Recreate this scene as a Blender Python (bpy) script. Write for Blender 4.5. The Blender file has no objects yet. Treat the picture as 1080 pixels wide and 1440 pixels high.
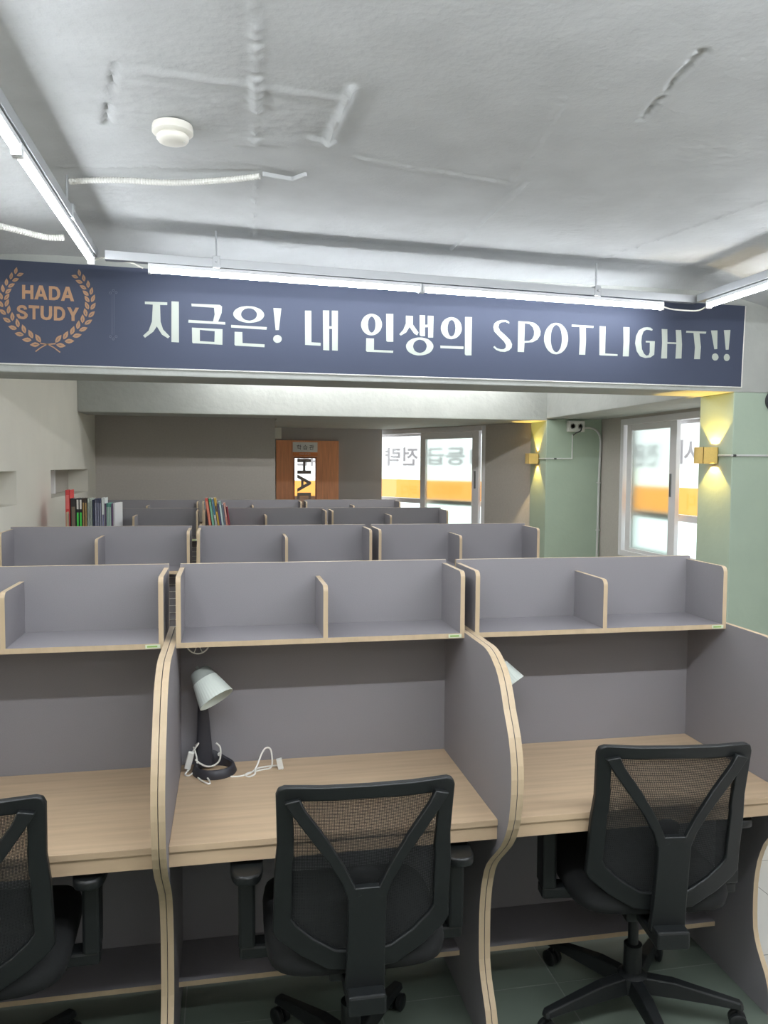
import bpy, bmesh, math, random
import numpy as np
from mathutils import Vector, Matrix

random.seed(7)
SC = bpy.context.scene
COL = SC.collection

# ------------------------------------------------------------------ camera
CAM_LOC = (0.1549, -2.6116, 1.7047)
YAW, PITCH, ROLL, FPX = 0.1927, -0.0575, 0.0071, 1118.18
cd = bpy.data.cameras.new('camera')
cam = bpy.data.objects.new('camera', cd)
COL.objects.link(cam)
cd.sensor_fit = 'VERTICAL'
cd.sensor_height = 24.0
cd.lens = FPX / 1440.0 * 24.0
cd.clip_start = 0.02
_f = Vector((math.sin(YAW) * math.cos(PITCH), math.cos(YAW) * math.cos(PITCH), math.sin(PITCH)))
_r = Vector((math.cos(YAW), -math.sin(YAW), 0))
_u = _r.cross(_f)
_r2 = _r * math.cos(ROLL) + _u * math.sin(ROLL)
_u2 = -_r * math.sin(ROLL) + _u * math.cos(ROLL)
mw = Matrix(((_r2.x, _u2.x, -_f.x, CAM_LOC[0]), (_r2.y, _u2.y, -_f.y, CAM_LOC[1]),
             (_r2.z, _u2.z, -_f.z, CAM_LOC[2]), (0, 0, 0, 1)))
cam.matrix_world = mw
SC.camera = cam

# ------------------------------------------------------------------ light levels
TUBE_STRENGTH = 54.0          # LED tubes, front room
TUBE_STRENGTH_BACK = 84.0     # LED tubes of the second bay
SKY_STRENGTH = 2.2            # daylight outside the windows
SCONCE_WATTS = 0.95
SC.view_settings.view_transform = 'Standard'
SC.view_settings.look = 'None'
SC.view_settings.gamma = 1.0
SC.view_settings.exposure = 0.0
SC.view_settings.use_curve_mapping = False
w = bpy.data.worlds.new('world')
SC.world = w
w.use_nodes = True
w.node_tree.nodes['Background'].inputs[0].default_value = (0.93, 0.98, 1.0, 1)
w.node_tree.nodes['Background'].inputs[1].default_value = SKY_STRENGTH
SC.cycles.max_bounces = 10
SC.cycles.diffuse_bounces = 5
SC.cycles.transparent_max_bounces = 16
SC.cycles.sample_clamp_indirect = 4.0
SC.cycles.use_denoising = True


# ------------------------------------------------------------------ materials
def lin(c):
    return tuple((x / 12.92 if x <= 0.04045 else ((x + 0.055) / 1.055) ** 2.4) for x in [v / 255.0 for v in c])


def mat(name, rgb, rough=0.6, metal=0.0, noise=0.0, nscale=8.0, bump=0.0, bscale=60.0, spec=0.5, stretch=None):
    m = bpy.data.materials.new(name)
    m.use_nodes = True
    nt = m.node_tree
    b = nt.nodes['Principled BSDF']
    c = lin(rgb)
    b.inputs['Base Color'].default_value = (*c, 1)
    b.inputs['Roughness'].default_value = rough
    b.inputs['Metallic'].default_value = metal
    b.inputs['Specular IOR Level'].default_value = spec
    if noise or bump:
        tc = nt.nodes.new('ShaderNodeTexCoord')
        mp = nt.nodes.new('ShaderNodeMapping')
        nt.links.new(tc.outputs['Object'], mp.inputs['Vector'])
        if stretch:
            mp.inputs['Scale'].default_value = stretch
    if noise:
        n = nt.nodes.new('ShaderNodeTexNoise')
        n.inputs['Scale'].default_value = nscale
        n.inputs['Detail'].default_value = 6
        nt.links.new(mp.outputs[0], n.inputs['Vector'])
        r = nt.nodes.new('ShaderNodeValToRGB')
        r.color_ramp.elements[0].position = 0.3
        r.color_ramp.elements[1].position = 0.7
        r.color_ramp.elements[0].color = (*[max(0, x * (1 - noise)) for x in c], 1)
        r.color_ramp.elements[1].color = (*[min(1, x * (1 + noise)) for x in c], 1)
        nt.links.new(n.outputs['Fac'], r.inputs['Fac'])
        nt.links.new(r.outputs['Color'], b.inputs['Base Color'])
    if bump:
        n2 = nt.nodes.new('ShaderNodeTexNoise')
        n2.inputs['Scale'].default_value = bscale
        n2.inputs['Detail'].default_value = 5
        nt.links.new(mp.outputs[0], n2.inputs['Vector'])
        bp = nt.nodes.new('ShaderNodeBump')
        bp.inputs['Strength'].default_value = bump
        bp.inputs['Distance'].default_value = 0.01
        nt.links.new(n2.outputs['Fac'], bp.inputs['Height'])
        nt.links.new(bp.outputs['Normal'], b.inputs['Normal'])
    return m


def emit(name, rgb, strength):
    m = bpy.data.materials.new(name)
    m.use_nodes = True
    nt = m.node_tree
    nt.nodes.remove(nt.nodes['Principled BSDF'])
    e = nt.nodes.new('ShaderNodeEmission')
    e.inputs[0].default_value = (*lin(rgb), 1)
    e.inputs[1].default_value = strength
    nt.links.new(e.outputs[0], nt.nodes['Material Output'].inputs['Surface'])
    return m


def translucent(name, rgb, opaque=0.0):
    m = bpy.data.materials.new(name)
    m.use_nodes = True
    nt = m.node_tree
    nt.nodes.remove(nt.nodes['Principled BSDF'])
    t = nt.nodes.new('ShaderNodeBsdfTranslucent')
    d = nt.nodes.new('ShaderNodeBsdfDiffuse')
    mx = nt.nodes.new('ShaderNodeMixShader')
    t.inputs[0].default_value = (*lin(rgb), 1)
    d.inputs[0].default_value = (*lin(rgb), 1)
    mx.inputs[0].default_value = opaque
    nt.links.new(t.outputs[0], mx.inputs[1])
    nt.links.new(d.outputs[0], mx.inputs[2])
    nt.links.new(mx.outputs[0], nt.nodes['Material Output'].inputs['Surface'])
    return m


M = {}
M['grey'] = mat('grey_board', (136, 133, 137), 0.55, noise=0.05, nscale=400, spec=0.35)
M['edge'] = mat('beech_edge', (190, 170, 141), 0.5, noise=0.06, nscale=40, stretch=(1, 1, 0.1))
M['oak'] = mat('oak_top', (194, 170, 141), 0.5, noise=0.10, nscale=26, stretch=(0.12, 1.6, 1), spec=0.4)
M['plastic_black'] = mat('black_plastic', (21, 24, 25), 0.45, bump=0.05, bscale=400)
M['fabric_black'] = mat('black_fabric', (17, 19, 20), 0.9, noise=0.2, nscale=300)
M['steel'] = mat('grey_steel', (150, 152, 155), 0.35, 0.9)
M['white_plastic'] = mat('white_plastic', (222, 222, 216), 0.45)
M['cord'] = mat('white_cord', (232, 230, 222), 0.5)
M['lamp_white'] = mat('lamp_white', (214, 222, 214), 0.5)
M['lamp_grey'] = mat('lamp_grey', (150, 156, 150), 0.55)
M['lamp_dark'] = mat('lamp_dark', (48, 48, 54), 0.5)
M['bulb'] = mat('bulb_white', (235, 232, 215), 0.25)
M['wall'] = mat('wall_paint', (222, 219, 209), 0.85, noise=0.03, nscale=3, bump=0.08, bscale=30)
M['wall_grey'] = mat('grey_wallpaper', (186, 180, 173), 0.85, noise=0.04, nscale=60, bump=0.06, bscale=120)
M['beam'] = mat('beam_paint', (172, 175, 171), 0.8, noise=0.05, nscale=6, bump=0.35, bscale=22)
M['ceiling'] = mat('ceiling_paint', (190, 193, 194), 0.8, noise=0.06, nscale=5, bump=0.3, bscale=40)
M['green'] = mat('sage_paint', (170, 187, 169), 0.8, noise=0.03, nscale=5, bump=0.12, bscale=25)
M['frame'] = mat('window_frame', (238, 236, 238), 0.5)
M['gasket'] = mat('dark_gasket', (70, 70, 72), 0.6)
M['conduit'] = mat('grey_conduit', (205, 207, 205), 0.5)
M['conduit_dark'] = mat('dark_joint', (60, 62, 62), 0.5)
M['brass'] = mat('gold_paint', (236, 202, 120), 0.4, 0.1, noise=0.04, nscale=80)
M['door'] = mat('cherry_veneer', (232, 158, 112), 0.45, noise=0.14, nscale=14, stretch=(5, 5, 0.25))
M['fixture'] = mat('fixture_white', (225, 228, 230), 0.4)
M['galv'] = mat('galvanised', (190, 193, 196), 0.35, 0.6)
M['detector'] = mat('detector_cream', (226, 224, 214), 0.5)
M['tube'] = emit('led_tube', (246, 250, 255), TUBE_STRENGTH)
M['tube_cross'] = emit('led_tube_cross', (246, 250, 255), TUBE_STRENGTH * 4.2)
M['tube_near'] = emit('led_tube_near', (246, 250, 255), TUBE_STRENGTH * 2.4)
M['tube_side'] = emit('led_tube_side', (246, 250, 255), TUBE_STRENGTH * 0.7)
M['tube_back'] = emit('led_tube_back', (246, 247, 246), TUBE_STRENGTH_BACK)
M['sconce_led'] = emit('sconce_led', (255, 190, 70), 30.0)
M['letter'] = mat('letter_print', (180, 187, 178), 0.6)
M['copper'] = mat('copper_print', (172, 134, 102), 0.5, 0.0, noise=0.12, nscale=9)
M['faint'] = mat('faint_print', (98, 104, 122), 0.6)
M['film_white'] = translucent('film_white', (250, 243, 245))
M['film_cream'] = translucent('film_cream', (255, 250, 238))
M['film_orange'] = translucent('film_orange', (255, 172, 92))
M['film_grey'] = translucent('film_letter_grey', (205, 201, 203), 0.1)
M['film_purple'] = translucent('film_letter_purple', (130, 118, 200), 0.2)
M['sign_white'] = mat('sign_white', (232, 230, 228), 0.5)
M['sign_orange'] = mat('sign_orange', (232, 140, 80), 0.5)
M['sign_ink'] = mat('sign_ink', (70, 66, 66), 0.6)
M['sign_label'] = mat('maker_label', (205, 214, 190), 0.4)
M['sign_label_ink'] = mat('maker_label_ink', (140, 176, 92), 0.4)


def banner_material():
    m = mat('banner_navy', (76, 83, 102), 0.6, spec=0.3)
    nt = m.node_tree
    b = nt.nodes['Principled BSDF']
    tc = nt.nodes.new('ShaderNodeTexCoord')
    vo = nt.nodes.new('ShaderNodeTexVoronoi')
    vo.inputs['Scale'].default_value = 26
    vo.inputs['Randomness'].default_value = 0.15
    nt.links.new(tc.outputs['Object'], vo.inputs['Vector'])
    rp = nt.nodes.new('ShaderNodeValToRGB')
    rp.color_ramp.elements[0].position = 0.05
    rp.color_ramp.elements[1].position = 0.22
    rp.color_ramp.elements[0].color = (*lin((78, 85, 104)), 1)
    rp.color_ramp.elements[1].color = (*lin((66, 73, 92)), 1)
    nt.links.new(vo.outputs['Distance'], rp.inputs['Fac'])
    nt.links.new(rp.outputs['Color'], b.inputs['Base Color'])
    return m


M['banner'] = banner_material()


def glass_material(name, rough, tint):
    m = bpy.data.materials.new(name)
    m.use_nodes = True
    nt = m.node_tree
    nt.nodes.remove(nt.nodes['Principled BSDF'])
    out = nt.nodes['Material Output']
    if rough == 0:
        t = nt.nodes.new('ShaderNodeBsdfTransparent')
        t.inputs[0].default_value = (*lin(tint), 1)
        g = nt.nodes.new('ShaderNodeBsdfGlossy')
        g.inputs['Roughness'].default_value = 0.03
        mx = nt.nodes.new('ShaderNodeMixShader')
        mx.inputs[0].default_value = 0.05
        nt.links.new(t.outputs[0], mx.inputs[1])
        nt.links.new(g.outputs[0], mx.inputs[2])
        nt.links.new(mx.outputs[0], out.inputs['Surface'])
    else:
        t = nt.nodes.new('ShaderNodeBsdfRefraction')
        t.inputs['Color'].default_value = (*lin(tint), 1)
        t.inputs['Roughness'].default_value = rough
        t.inputs['IOR'].default_value = 1.15
        nt.links.new(t.outputs[0], out.inputs['Surface'])
    return m


M['glass'] = glass_material('clear_glass', 0, (245, 250, 248))
M['frosted'] = glass_material('frosted_glass', 0.62, (246, 251, 248))


def mesh_fabric():
    m = bpy.data.materials.new('black_mesh_net')
    m.use_nodes = True
    nt = m.node_tree
    b = nt.nodes['Principled BSDF']
    b.inputs['Base Color'].default_value = (*lin((26, 28, 29)), 1)
    b.inputs['Roughness'].default_value = 0.8
    tc = nt.nodes.new('ShaderNodeTexCoord')
    vals = []
    sx = nt.nodes.new('ShaderNodeSeparateXYZ')
    nt.links.new(tc.outputs['Object'], sx.inputs[0])
    for ax, per in (('X', 0.0030), ('Z', 0.0036)):
        mul = nt.nodes.new('ShaderNodeMath'); mul.operation = 'MULTIPLY'; mul.inputs[1].default_value = 2 * math.pi / per
        sn = nt.nodes.new('ShaderNodeMath'); sn.operation = 'SINE'
        nt.links.new(sx.outputs[ax], mul.inputs[0]); nt.links.new(mul.outputs[0], sn.inputs[0])
        gt = nt.nodes.new('ShaderNodeMath'); gt.operation = 'GREATER_THAN'; gt.inputs[1].default_value = 0.18
        nt.links.new(sn.outputs[0], gt.inputs[0])
        vals.append(gt)
    mn = nt.nodes.new('ShaderNodeMath'); mn.operation = 'MULTIPLY'
    nt.links.new(vals[0].outputs[0], mn.inputs[0]); nt.links.new(vals[1].outputs[0], mn.inputs[1])
    tr = nt.nodes.new('ShaderNodeBsdfTransparent')
    mx = nt.nodes.new('ShaderNodeMixShader')
    nt.links.new(mn.outputs[0], mx.inputs[0])
    nt.links.new(b.outputs[0], mx.inputs[1]); nt.links.new(tr.outputs[0], mx.inputs[2])
    nt.links.new(mx.outputs[0], nt.nodes['Material Output'].inputs['Surface'])
    return m


M['net'] = mesh_fabric()


def tile_floor():
    m = mat('floor_tile', (186, 184, 178), 0.32, spec=0.5)
    nt = m.node_tree
    b = nt.nodes['Principled BSDF']
    tc = nt.nodes.new('ShaderNodeTexCoord')
    mp = nt.nodes.new('ShaderNodeMapping')
    mp.inputs['Location'].default_value = (0.13, 0.22, 0)
    br = nt.nodes.new('ShaderNodeTexBrick')
    br.offset = 0.0
    br.inputs['Scale'].default_value = 1.0
    br.inputs['Brick Width'].default_value = 0.6
    br.inputs['Row Height'].default_value = 0.6
    br.inputs['Mortar Size'].default_value = 0.0022
    br.inputs['Color1'].default_value = (*lin((196, 194, 188)), 1)
    br.inputs['Color2'].default_value = (*lin((190, 188, 183)), 1)
    br.inputs['Mortar'].default_value = (*lin((120, 118, 114)), 1)
    nt.links.new(tc.outputs['Object'], mp.inputs[0])
    nt.links.new(mp.outputs[0], br.inputs['Vector'])
    nt.links.new(br.outputs['Color'], b.inputs['Base Color'])
    return m


M['floor'] = tile_floor()
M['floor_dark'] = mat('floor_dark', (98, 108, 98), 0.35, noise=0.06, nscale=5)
M['floor_joint'] = mat('floor_joint', (128, 134, 126), 0.5)


# ------------------------------------------------------------------ mesh helpers
class MB:
    def __init__(s):
        s.v, s.f, s.m = [], [], []

    def add(s, verts, faces, m=0):
        o = len(s.v)
        s.v += [tuple(p) for p in verts]
        for i, f in enumerate(faces):
            s.f.append(tuple(k + o for k in f))
            s.m.append(m[i] if isinstance(m, (list, tuple)) else m)
        return s

    def box(s, a, b, m=0, tf=None):
        (x0, y0, z0), (x1, y1, z1) = a, b
        v = [(x0, y0, z0), (x1, y0, z0), (x1, y1, z0), (x0, y1, z0), (x0, y0, z1), (x1, y0, z1), (x1, y1, z1), (x0, y1, z1)]
        if tf:
            v = [tf @ Vector(p) for p in v]
        # faces: bottom, top, front(-y), right(+x), back(+y), left(-x)
        return s.add(v, [(3, 2, 1, 0), (4, 5, 6, 7), (0, 1, 5, 4), (1, 2, 6, 5), (2, 3, 7, 6), (3, 0, 4, 7)], m)

    def prism(s, loop, fn, w0, w1, m=0, ms=None):
        ms = m if ms is None else ms
        n = len(loop)
        v = [fn(u, q, w0) for u, q in loop] + [fn(u, q, w1) for u, q in loop]
        f = [tuple(range(n))[::-1], tuple(range(n, 2 * n))]
        mm = [m, m]
        for i in range(n):
            j = (i + 1) % n
            f.append((i, j, n + j, n + i))
            mm.append(ms)
        return s.add(v, f, mm)

    def tube(s, pts, r, n=8, m=0, closed=False, caps=True):
        P = [Vector(p) for p in pts]
        k = len(P)
        rs = r if isinstance(r, (list, tuple)) else [r] * k
        rings = []
        up = None
        for i in range(k):
            if closed:
                t = (P[(i + 1) % k] - P[i - 1]).normalized()
            else:
                t = (P[min(i + 1, k - 1)] - P[max(i - 1, 0)]).normalized()
            if up is None:
                up = Vector((0, 0, 1)) if abs(t.z) < 0.9 else Vector((1, 0, 0))
            sd = t.cross(up).normalized()
            up = sd.cross(t).normalized()
            rings.append([P[i] + (sd * math.cos(2 * math.pi * j / n) + up * math.sin(2 * math.pi * j / n)) * rs[i] for j in range(n)])
        v = [p for rg in rings for p in rg]
        f = []
        for i in range(k if closed else k - 1):
            a, b = i * n, ((i + 1) % k) * n
            for j in range(n):
                q = (j + 1) % n
                f.append((a + j, a + q, b + q, b + j))
        if caps and not closed:
            f.append(tuple(range(n))[::-1])
            f.append(tuple(range((k - 1) * n, k * n)))
        return s.add(v, f, m)

    def lathe(s, prof, n=24, tf=None, m=0, rfun=None):
        v = []
        for i, (r, z) in enumerate(prof):
            for j in range(n):
                a = 2 * math.pi * j / n
                rr = r * (rfun(i, j) if rfun else 1)
                p = Vector((rr * math.cos(a), rr * math.sin(a), z))
                v.append(tf @ p if tf else p)
        f = []
        for i in range(len(prof) - 1):
            for j in range(n):
                q = (j + 1) % n
                f.append((i * n + j, i * n + q, (i + 1) * n + q, (i + 1) * n + j))
        if prof[0][0] > 1e-6:
            f.append(tuple(range(n))[::-1])
        if prof[-1][0] > 1e-6:
            f.append(tuple(range((len(prof) - 1) * n, len(prof) * n)))
        return s.add(v, f, m)

    def build(s, name, mats, parent=None, smooth=None, bevel=0.0, fix=True, weld=False):
        me = bpy.data.meshes.new(name)
        me.from_pydata(s.v, [], s.f)
        mats = mats if isinstance(mats, (list, tuple)) else [mats]
        for q in mats:
            me.materials.append(q)
        for p, k in zip(me.polygons, s.m):
            p.material_index = k
        if fix or weld:
            bm = bmesh.new()
            bm.from_mesh(me)
            if weld:
                bmesh.ops.remove_doubles(bm, verts=bm.verts, dist=1e-5)
            if fix:
                bmesh.ops.recalc_face_normals(bm, faces=bm.faces)
            bm.to_mesh(me)
            bm.free()
        if smooth:
            for p in me.polygons:
                p.use_smooth = True
            me.set_sharp_from_angle(angle=math.radians(smooth))
        o = bpy.data.objects.new(name, me)
        COL.objects.link(o)
        if parent:
            o.parent = parent
        if bevel:
            b = o.modifiers.new('bevel', 'BEVEL')
            b.width = bevel
            b.segments = 2
            b.limit_method = 'ANGLE'
        return o


def tag(o, label=None, cat=None, group=None, kind=None):
    if label: o['label'] = label
    if cat: o['category'] = cat
    if group: o['group'] = group
    if kind: o['kind'] = kind
    return o


def empty(name, loc=(0, 0, 0), rz=0.0):
    o = bpy.data.objects.new(name, None)
    COL.objects.link(o)
    o.location = loc
    o.rotation_euler = (0, 0, rz)
    o.empty_display_size = 0.05
    return o


def copy_tree(o, parent=None):
    c = o.copy()
    COL.objects.link(c)
    if parent:
        c.parent = parent
    for ch in list(o.children):
        copy_tree(ch, c)
    return c


def boxobj(name, a, b, m, parent=None, bevel=0.0):
    return MB().box(a, b).build(name, m, parent, bevel=bevel)


def smooth_path(pts, k=6):
    """Catmull-Rom through the points"""
    P = [Vector(p) for p in pts]
    out = []
    for i in range(len(P) - 1):
        p0, p1, p2, p3 = P[max(i - 1, 0)], P[i], P[i + 1], P[min(i + 2, len(P) - 1)]
        for j in range(k):
            t = j / k
            out.append(0.5 * ((2 * p1) + (-p0 + p2) * t + (2 * p0 - 5 * p1 + 4 * p2 - p3) * t * t + (-p0 + 3 * p1 - 3 * p2 + p3) * t ** 3))
    out.append(P[-1])
    return out


def text_mesh(name, body, size, m, parent, width=None, height=None, mirror=False, rot=None, loc=(0, 0, 0), bold=0.0, depth=0.0006):
    """Lettering set in the built-in font, made a flat mesh standing in the local XZ plane (front is -Y)."""
    cu = bpy.data.curves.new(name, 'FONT')
    cu.body = body
    cu.size = size
    cu.offset = bold
    cu.extrude = depth
    cu.resolution_u = 4
    to = bpy.data.objects.new(name + '_tmp', cu)
    COL.objects.link(to)
    dg = bpy.context.evaluated_depsgraph_get()
    me = bpy.data.meshes.new_from_object(to.evaluated_get(dg))
    bpy.data.objects.remove(to)
    bpy.data.curves.remove(cu)
    co = np.array([v.co[:] for v in me.vertices]) if len(me.vertices) else np.zeros((1, 3))
    mn, mx = co.min(0), co.max(0)
    sx = width / (mx[0] - mn[0]) if width else 1.0
    sz = height / (mx[1] - mn[1]) if height else (sx if width else 1.0)
    c = (mn + mx) / 2
    for v in me.vertices:
        x = (v.co.x - c[0]) * sx
        z = (v.co.y - c[1]) * sz
        if mirror:
            x = -x
        if rot:
            x, z = x * math.cos(rot) - z * math.sin(rot), x * math.sin(rot) + z * math.cos(rot)
        v.co = (x + loc[0], -v.co.z + loc[1], z + loc[2])
    me.name = name
    me.materials.clear()
    me.materials.append(m)
    o = bpy.data.objects.new(name, me)
    COL.objects.link(o)
    if parent:
        o.parent = parent
    return o


def structure(o, label, cat):
    return tag(o, label, cat, kind='structure')


XL, XR, XC = -1.106, 3.69, 3.124
YF, YB1, YB1b, YB2, YB2b, YBK = -5.6, 1.69, 2.04, 4.553, 5.0, 5.45
OB_P, OB_D, OB_N = Vector((3.131, 4.988, 0)), Vector((-0.4789, 0.8779, 0)), Vector((0.8779, 0.4789, 0))

# ------------------------------------------------------------------ room shell
b = MB()
FX = 1.822
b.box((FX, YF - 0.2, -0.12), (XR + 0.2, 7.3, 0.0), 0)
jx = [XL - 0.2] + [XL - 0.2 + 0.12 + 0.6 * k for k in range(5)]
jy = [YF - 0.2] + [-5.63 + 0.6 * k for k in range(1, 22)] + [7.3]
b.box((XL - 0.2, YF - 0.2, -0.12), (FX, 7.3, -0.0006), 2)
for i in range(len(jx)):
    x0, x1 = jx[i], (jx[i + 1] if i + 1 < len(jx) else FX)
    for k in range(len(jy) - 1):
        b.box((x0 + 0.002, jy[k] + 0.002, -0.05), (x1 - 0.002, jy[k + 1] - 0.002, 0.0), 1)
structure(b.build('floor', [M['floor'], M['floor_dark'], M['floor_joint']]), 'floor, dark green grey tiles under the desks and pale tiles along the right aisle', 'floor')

b = MB()
X0, X1 = XL - 0.2, XL
n1, n2 = (1.45, 2.53, 1.457, 1.660), (3.48, 5.02, 1.460, 1.652)
b.box((X0, YF, 0), (X1, YBK + 0.2, n1[2]))
b.box((X0, YF, 1.66), (X1, YBK + 0.2, 2.86))
b.box((X0, YF, n1[2]), (X1, n1[0], 1.66))
b.box((X0, n1[1], n1[2]), (X1, n2[0], 1.66))
b.box((X0, n2[1], n1[2]), (X1, YBK + 0.2, 1.66))
wl = structure(b.build('wall_left', M['wall']), 'cream painted wall at left with two slot windows', 'wall')
boxobj('slot_back', (X0 - 0.02, n1[0], n1[2]), (X0 + 0.02, n1[1], 1.66), M['wall'], wl)
sb = boxobj('slot_pane', (X0 - 0.02, n2[0], n2[2]), (X0 + 0.03, n2[1], 1.66), M['wall_grey'], wl)
boxobj('slot_mullion', (X0 + 0.03, 4.28, n2[2]), (X0 + 0.06, 4.33, 1.655), M['frame'], wl)

b = MB()
b.box((XL - 0.2, YBK, 0), (0.611, YBK + 0.15, 2.8))
b.box((0.611 - 0.15, YBK + 0.15, 0), (0.611, 7.05, 2.8))
structure(b.build('wall_back', M['wall_grey']), 'bare grey back wall behind the rearmost desks', 'wall')

b = MB()
dX0, dX1, dZ = 0.70, 1.452, 2.015
b.box((0.611, 6.9, 0), (dX0 + 0.03, 7.05, 2.2))
b.box((dX1 - 0.03, 6.9, 0), (1.98, 7.05, 2.2))
b.box((dX0 + 0.03, 6.9, dZ - 0.04), (dX1 - 0.03, 7.05, 2.2))
structure(b.build('wall_recess', mat('recess_paint', (168, 163, 161), 0.85, bump=0.06)), 'dark grey wall around the orange door', 'wall')
structure(boxobj('trim_1', (0.60, 6.87, 2.02), (0.765, 6.9, 2.15), M['wall']), 'pale upright strip above the left corner of the orange door', 'trim')

# oblique far wall that carries window 1 (local a runs along the wall, away from the far column)
def oblique(b, a0, a1, z0, z1, t0=0.0, t1=0.16, m=0):
    v = []
    for z in (z0, z1):
        for a, t in ((a0, t0), (a1, t0), (a1, t1), (a0, t1)):
            p = OB_P + OB_D * a + OB_N * t
            v.append((p.x, p.y, z))
    b.add(v, [(3, 2, 1, 0), (4, 5, 6, 7), (0, 1, 5, 4), (1, 2, 6, 5), (2, 3, 7, 6), (3, 0, 4, 7)], m)


b = MB()
oblique(b, -0.02, 0.611, 0, 2.16)
oblique(b, 0.611, 2.69, 0, 0.88)
oblique(b, 2.69, 2.80, 0, 2.16)
oblique(b, -0.02, 2.80, 2.148, 2.32)
structure(b.build('wall_oblique', M['wall_grey']), 'grey slanting wall beside the far window', 'wall')

b = MB()
b.box((XR, YB1, 0), (XR + 0.16, 2.2, 2.2))
b.box((XR, 4.18, 0), (XR + 0.16, YB2b, 2.2))
b.box((XR, 2.2, 0), (XR + 0.16, 4.18, 0.90))
b.box((XR, 2.2, 2.148), (XR + 0.16, 4.18, 2.2))
b.box((XR, YF, 0), (XR + 0.16, YB1, 2.8))
structure(b.build('wall_right', M['wall_grey']), 'grey wall at right, around the window between the two green columns', 'wall')
structure(boxobj('wall_front', (XL - 0.2, YF - 0.16, 0), (XR + 0.16, YF, 2.86), M['wall']), 'plain wall behind the viewer', 'wall')

# beams and columns
structure(boxobj('trim_2', (XL, YB1, 2.163), (XR + 0.16, YB1b, 2.83), M['beam'], bevel=0.006), 'pale plastered ceiling beam that carries the navy banner', 'beam')
structure(boxobj('trim_3', (XL, YB2, 2.148), (XC + 0.10, YB2b, 2.83), M['beam'], bevel=0.008), 'pale plastered ceiling beam farther back, above the rear desks', 'beam')
structure(boxobj('trim_4', (XC, YB1b, 2.168), (XR + 0.16, YB2 + 0.02, 2.83), M['beam'], bevel=0.006), 'plastered beam along the right window wall', 'beam')
structure(boxobj('trim_5', (XC, YB1, 0), (XR, YB1b, 2.163), M['green'], bevel=0.006), 'sage green column nearest the viewer, right edge of picture', 'column')
structure(boxobj('trim_6', (XC, YB2, 0), (XR, YB2 + 0.401, 2.168), M['green'], bevel=0.006), 'sage green column farther back with a white outlet box', 'column')
b = MB()
pe = [OB_P + OB_D * a for a in (-0.02, 2.79)]
b.prism([(0.611, YB2b), (XC, YB2b), (pe[0].x, pe[0].y), (pe[1].x, pe[1].y), (0.611, 7.1)], lambda u, v, q: (u, v, q), 2.153, 2.3)
structure(b.build('ceiling_recess', M['beam']), 'low plastered soffit above the orange door and far window', 'ceiling')
b = MB()
b.prism([(XL - 0.2, YB1), (XR + 0.16, YB1), (XR + 0.16, YB2b), (pe[0].x + 0.1, pe[0].y), (pe[1].x + 0.1, pe[1].y + 0.1), (XL - 0.2, 7.1)], lambda u, v, q: (u, v, q), 2.80, 2.9)
structure(b.build('ceiling_rear', M['ceiling']), 'ceiling of the rear half of the room', 'ceiling')

# ------------------------------------------------------------------ raw concrete ceiling, front bay
def vnoise(x, y, seed):
    rs = np.random.RandomState(seed)
    g = rs.rand(64, 64)
    xi, yi = np.floor(x).astype(int), np.floor(y).astype(int)
    fx, fy = x - xi, y - yi
    fx, fy = fx * fx * (3 - 2 * fx), fy * fy * (3 - 2 * fy)
    a = g[xi % 64, yi % 64]; b_ = g[(xi + 1) % 64, yi % 64]; c = g[xi % 64, (yi + 1) % 64]; d = g[(xi + 1) % 64, (yi + 1) % 64]
    return (a * (1 - fx) + b_ * fx) * (1 - fy) + (c * (1 - fx) + d * fx) * fy - 0.5


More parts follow.
